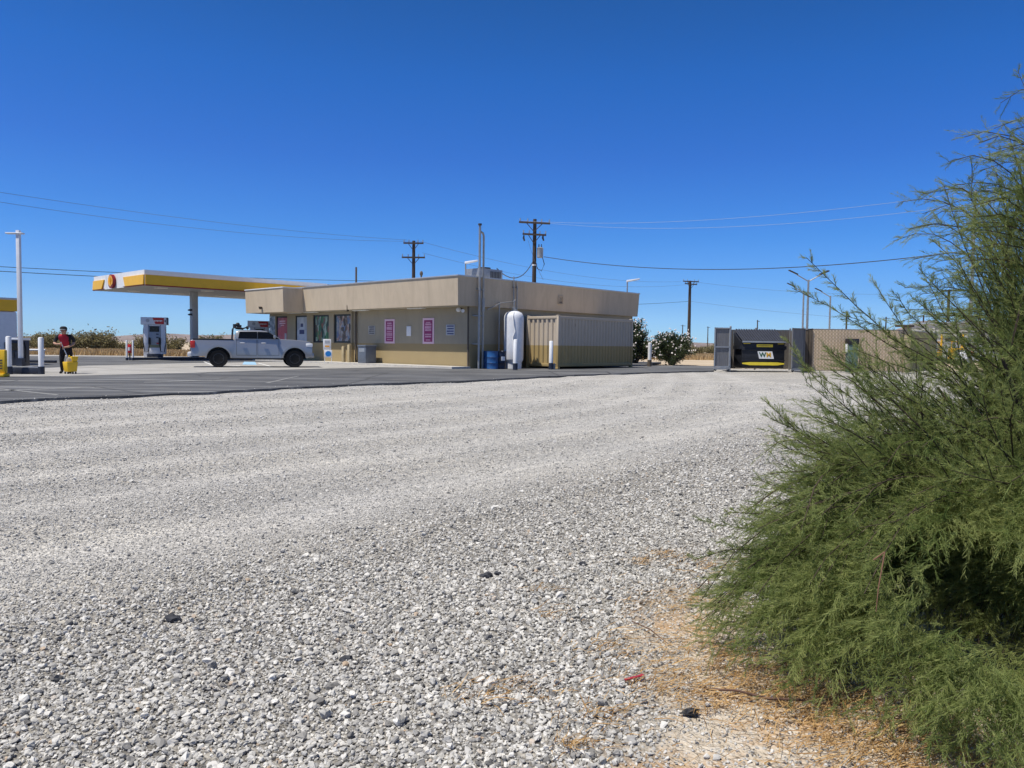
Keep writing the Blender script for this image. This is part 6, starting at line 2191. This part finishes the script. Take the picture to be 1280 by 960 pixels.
shoots = []      # polylines
for i, tip in enumerate(tips):
    if i < nshort:
        bx, by = 2.7+rng.normal(0, 0.28), 3.45+rng.normal(0, 0.28)
        if tip[0] < 2.0: bx -= 0.45*rng.random()
        b = np.array([bx, by, 0.0])
        lift = 0.25+0.25*np.linalg.norm(tip[:2]-b[:2])
        if tip[2] > 1.0: b = np.array([3.0+rng.normal(0, 0.22), 3.8+rng.normal(0, 0.22), 0.2])
    else:
        b = np.array([2.35+0.3*rng.random(), 3.35+rng.normal(0, 0.2), 0.05])
        if tip[2] > 1.3: b = np.array([2.6+0.3*rng.random(), 3.6+rng.normal(0, 0.15), 0.5])
        lift = 0.02 if tip[2] > 0.9 else 0.16
    c = (b+tip)/2+np.array([0, 0, lift])*(1 if tip[2] < 1.2 else (0.75 if i < nshort else 0.2))+rng.normal(0, 0.06, 3)
    if i < nfan:
        b = np.array([2.55+rng.normal(0, 0.2), 3.4+rng.normal(0, 0.2), 0.05]) if tip[2] < 1.15 else np.array([2.9+rng.normal(0, 0.2), 3.7+rng.normal(0, 0.2), 0.45])
        c = (b+tip)/2+np.array([0, 0, 0.10])+rng.normal(0, 0.06, 3)
    elif i < nshort and tip[2] > 1.0:
        c = np.array([b[0]+0.22*(tip[0]-b[0]), b[1]+0.22*(tip[1]-b[1]), tip[2]*1.06+0.10])
    us = np.linspace(0, 1, 12)[:, None]
    pl = (1-us)**2*b+2*us*(1-us)*c+us**2*tip
    pl[1:-1] += np.cumsum(rng.normal(0, 0.006, (10, 3)), 0)
    pl[:, 2] = np.maximum(pl[:, 2], 0.02)
    shoots.append(pl)
tw = MB()
for i, pl in enumerate(shoots):
    hh = ((pl-hollow_c)/hollow_r/1.15)
    if ((hh*hh).sum(1) < 1).any(): continue
    r0 = 0.007 if i < nshort else 0.006
    tw.tube([tuple(p-BO) for p in pl], [r0*(1-0.8*k/11) for k in range(12)], 5, caps=False)
for k in range(9):
    a = 2*PI*k/9; b = np.array([2.7+0.2*math.cos(a), 3.45+0.2*math.sin(a), -0.05]); e = b+np.array([0.5*math.cos(a), 0.5*math.sin(a), 0.9+0.4*rng.random()])
    tw.tube([tuple(b-BO), tuple((b+e)/2-BO+np.array([0, 0, 0.15])), tuple(e-BO)], [0.022, 0.015, 0.006], 7)
# the broken dry twig hanging in the crown
q0, q1, q2 = pxt(1106, 690, 2.35), pxt(1098, 735, 2.33), pxt(1095, 765, 2.32)
tw.build('branches', TWIG, bush)
dt = MB().tube([tuple(pxt(1092, 700, 2.36)-BO), tuple(q0-BO)], 0.0025, 5).tube([tuple(q0-BO), tuple(q1-BO), tuple(q2-BO)], [0.0025, 0.002, 0.0012], 5).build('dead_twig', simple('dead_twig_bark', (0.19, 0.10, 0.06), 0.8), bush)

SV, SF, ST = [], [], []
off = 0


def unit(a): return a/np.maximum(np.linalg.norm(a, axis=-1, keepdims=True), 1e-9)


# side sprays along each shoot -> a stem line, then fine strands along the spray
spray_base, spray_dir, spray_len, spray_tint = [], [], [], []
for i, pl in enumerate(shoots):
    seg = np.linalg.norm(np.diff(pl, axis=0), axis=1); cum = np.concatenate([[0], np.cumsum(seg)]); L = cum[-1]
    start = 0.30 if i < nshort else 0.30
    ns = int((1-start)*L/(0.024 if i < nshort else 0.019))
    st_t = np.clip(rng.normal(0.45, 0.22), 0, 1)
    for k in range(ns):
        u = start+(1-start)*(k+rng.random())/ns
        d = u*L; j = min(10, np.searchsorted(cum, d)-1); j = max(j, 0)
        f = (d-cum[j])/max(seg[j], 1e-6); p = pl[j]+(pl[j+1]-pl[j])*f
        t = unit(pl[j+1]-pl[j])
        side = unit(np.cross(t, rng.normal(0, 1, 3)))
        fw = rng.uniform(0.8, 1.35)
        dd = unit(t*fw+side*0.75+np.array([0, 0, 0.22]))
        ln = rng.uniform(0.08, 0.24)*(1.12-0.62*u) if i < nshort else rng.uniform(0.05, 0.13)*(1.25-0.80*u)
        hv = (p-hollow_c)/hollow_r
        if (hv*hv).sum() < 1: continue
        hv = (p-np.array([1.93, 3.4, 1.22]))/np.array([0.24, 0.9, 0.07])
        if (hv*hv).sum() < 1 and i < nshort: continue
        spray_base.append(p); spray_dir.append(dd); spray_len.append(ln); spray_tint.append(np.clip(st_t+rng.normal(0, 0.12), 0, 1))
sb_, sd, sl2, stt = map(np.array, (spray_base, spray_dir, spray_len, spray_tint))
print('sprays', len(sb_))
K = 28
nsp = len(sb_)
# strands: position along the spray, fanning forward
uu = (np.arange(K)[None, :]+rng.random((nsp, K)))/K
sidev = unit(np.cross(sd[:, None, :], rng.normal(0, 1, (nsp, K, 3))))
droop = np.zeros((nsp, K, 3)); droop[..., 2] = -0.10
sbase = sb_[:, None, :]+sd[:, None, :]*(sl2[:, None, None]*uu[..., None])+np.array([0, 0, -0.03])*(uu[..., None]**2)*sl2[:, None, None]*3
sdir = unit(sd[:, None, :]*1.15+sidev*rng.uniform(0.30, 1.15, (nsp, K, 1))+droop*0.5)
slen = rng.uniform(0.016, 0.044, (nsp, K, 1))*np.clip(sl2/0.14, 0.65, 1.25)[:, None, None]*(1.15-0.5*uu[..., None])
sdir2 = unit(sdir+sidev*-0.25+rng.normal(0, 0.12, (nsp, K, 3)))
wid = unit(np.cross(sdir, rng.normal(0, 1, (nsp, K, 3))))*rng.uniform(0.00042, 0.00085, (nsp, K, 1))
A = sbase; Bm = A+sdir*slen*0.55; C = Bm+sdir2*slen*0.5
v6 = np.stack([A-wid, A+wid, Bm+wid, Bm-wid, C+wid*0.35, C-wid*0.35], 2).reshape(-1, 3)
n6 = nsp*K
b6 = np.arange(n6)[:, None]*6
f6 = np.concatenate([b6+np.array([[0, 1, 2, 3]]), b6+np.array([[3, 2, 4, 5]])], 0)
t6 = np.repeat(np.clip(np.repeat(stt, K)+rng.normal(0, 0.10, n6)+0.18*uu.ravel()-0.05, 0, 1), 6)
# the spray stems
w2 = unit(np.cross(sd, rng.normal(0, 1, (nsp, 3))))*0.0011
e1 = sb_+sd*sl2[:, None]+np.array([0, 0, -0.09])*sl2[:, None]
v4 = np.stack([sb_-w2, sb_+w2, e1+w2*0.5, e1-w2*0.5], 1).reshape(-1, 3)
f4 = np.arange(nsp*4).reshape(-1, 4)+len(v6)
vv = np.concatenate([v6, v4]); vv[:, 2] = np.maximum(vv[:, 2], -0.035)
ff = np.concatenate([f6, f4]); tt = np.concatenate([t6, np.repeat(stt*0.6, 4)])
np_mesh('foliage', vv-BO, ff, L_TAM, bush, {'tint': tt})
print('bush faces', len(ff))

# ------------------------------------------------------------------ dry straw, twigs and scraps on the ground by the bush
rng = np.random.default_rng(8)
patches = [(850, 742, 0.20, 700), (880, 700, 0.14, 200), (828, 686, 0.07, 150), (800, 695, 0.05, 80), (875, 800, 0.22, 700), (930, 825, 0.22, 800), (975, 855, 0.22, 1100), (1030, 870, 0.2, 900), (820, 840, 0.16, 350), (1090, 930, 0.2, 800), (1150, 945, 0.2, 600),
           (1000, 810, 0.15, 350), (600, 850, 0.10, 130), (650, 848, 0.09, 130), (745, 880, 0.06, 110), (716, 915, 0.05, 110), (690, 758, 0.06, 60), (860, 860, 0.1, 160), (1130, 880, 0.2, 500), (1220, 930, 0.25, 600), (940, 770, 0.12, 220), (760, 800, 0.10, 90), (675, 725, 0.06, 50), (1000, 920, 0.35, 120), (900, 920, 0.35, 120)]
ls = []
for (px, py, sp, nn) in patches:
    c = G(px, py); sx = sp*0.85; nn = int(nn*0.85)
    p = np.stack([c.x+rng.normal(0, sx, nn), c.y+rng.normal(0, sx*0.75, nn)], -1); ls.append(p)
p = np.concatenate(ls); n = len(p)
z = rut_height(p[:, 0], p[:, 1])+rng.uniform(0.002, 0.022, n)
a = rng.normal(-0.25, 0.9, n); ln = np.where(rng.random(n) < 0.6, rng.uniform(0.008, 0.03, n), rng.uniform(0.03, 0.10, n)); up = np.abs(rng.normal(0, 0.16, n))
d = np.stack([np.cos(a)*np.cos(up), np.sin(a)*np.cos(up), np.sin(up)], -1)
b0 = np.stack([p[:, 0], p[:, 1], z], -1)
wv = np.stack([-np.sin(a), np.cos(a), rng.normal(0, 0.5, n)], -1)*rng.uniform(0.0007, 0.0014, n)[:, None]
m0 = b0+d*ln[:, None]*0.5+np.array([0, 0, 0.006]); e0_ = m0+(d+rng.normal(0, 0.25, (n, 3)))*ln[:, None]*0.5; e0_[:, 2] = np.maximum(e0_[:, 2], z-0.005)
v = np.stack([b0-wv, b0+wv, m0+wv, m0-wv, e0_+wv*0.5, e0_-wv*0.5], 1).reshape(-1, 3)
b6 = np.arange(n)[:, None]*6
f = np.concatenate([b6+np.array([[0, 1, 2, 3]]), b6+np.array([[3, 2, 4, 5]])], 0)
o = np_mesh('straw', v, f, leaf_mat('straw_blade', (0.24, 0.12, 0.035), (0.56, 0.37, 0.16), transl=0.15), None, {'tint': np.repeat(rng.random(n), 6)})
tag(o, 'golden brown dry straw scattered on the sand beside the bush', 'straw', kind='stuff')


def gz(x, y): return float(rut_height(np.array([x]), np.array([y]))[0])


def twig(pts, r, label, mat):
    ps = []
    for (px, py, dz) in pts:
        q = G(px, py, -0.05); ps.append(Vector((q.x, q.y, gz(q.x, q.y)+dz)))
    o = MB().tube([tuple(q-ps[0]) for q in ps], [r]*(len(ps)-1)+[r*0.4], 6).build('dry_twig', mat); o.location = ps[0]
    tag(o, label, 'twig', 'dry twigs on the sand')


TB = simple('twig_bark', (0.11, 0.06, 0.04), 0.85, var=0.25, scale=30)
twig([(880, 866, 0.012), (920, 876, 0.034), (960, 885, 0.03), (1000, 888, 0.034), (1045, 889, 0.015)], 0.0045, 'longest dark dry twig, lying across the sand below the straw', TB)
twig([(790, 782, 0.02), (812, 794, 0.025), (838, 812, 0.012)], 0.0028, 'short dark twig among the stones left of the straw', TB)
twig([(872, 742, 0.02), (886, 738, 0.06), (884, 748, 0.03)], 0.004, 'small crooked reddish twig beside the orange sand', TB)
twig([(1088, 935, 0.02), (1120, 922, 0.03), (1152, 912, 0.03)], 0.003, 'pale straw stalk lying under the front of the bush', simple('stalk_pale', (0.55, 0.42, 0.18), 0.8))
q = G(790, 852, -0.04)
m = MB(); m.cbox((0, 0, 0.008), (0.062, 0.011, 0.005), 0.5); m.cbox((0.036, 0.020, 0.009), (0.022, 0.014, 0.004), 0.7)
o = m.build('plastic_strip', simple('red_plastic', (0.36, 0.03, 0.045), 0.5), bevel=0.001); o.location = (q.x, q.y, gz(q.x, q.y)+0.012)
tag(o, 'small red plastic strip lying on the gravel left of the straw', 'litter')
q = G(863, 892, -0.04)
m = MB().blob((0, 0, 0.008), (0.025, 0.015, 0.009), 3, 0.8, 4)
o = m.build('rubber_scrap', M['black'], smooth=False); o.location = (q.x, q.y, gz(q.x, q.y)+0.006)
tag(o, 'crumpled black scrap lying on the bare sand', 'litter')
DS = simple('dark_stone_rock', (0.04, 0.042, 0.05), 0.8, var=0.3, scale=20)
for i, (px, py, r, lab) in enumerate([(216, 774, 0.026, 'largest dark stone alone in the gravel on the left'), (432, 822, 0.018, 'dark stone among small rust-toned pebbles in the middle gravel'), (608, 719, 0.022, 'dark stone in the gravel farther back, near a second small one'), (622, 716, 0.016, 'small dark stone just right of another dark stone'), (728, 706, 0.018, 'dark stone farthest right in the open gravel')]):
    q = G(px, py, -0.04)
    o = MB().blob((0, 0, 0), (r*1.3, r, r*0.75), 2, 0.7, i+2).build('dark_stone', DS, smooth=False); o.location = (q.x, q.y, gz(q.x, q.y)+r*0.4)
    tag(o, lab, 'stone', 'dark stones in the gravel')

# ------------------------------------------------------------------ haze
hm = bpy.data.materials.new('haze_air'); hm.use_nodes = True
ht = hm.node_tree; ht.nodes.clear()
out = ht.nodes.new('ShaderNodeOutputMaterial'); pv = ht.nodes.new('ShaderNodeVolumePrincipled')
pv.inputs['Color'].default_value = (0.62, 0.78, 1.0, 1); pv.inputs['Density'].default_value = 5e-5; pv.inputs['Anisotropy'].default_value = 0.3
ht.links.new(pv.outputs[0], out.inputs['Volume'])
HAZE = True
if HAZE:
    hz_o = MB().box(-8500, 8500, -8500, 8500, -6, 420).build('haze', hm, smooth=False)
    tag(hz_o, 'thin pale desert haze fading the far hills', 'haze', kind='stuff')
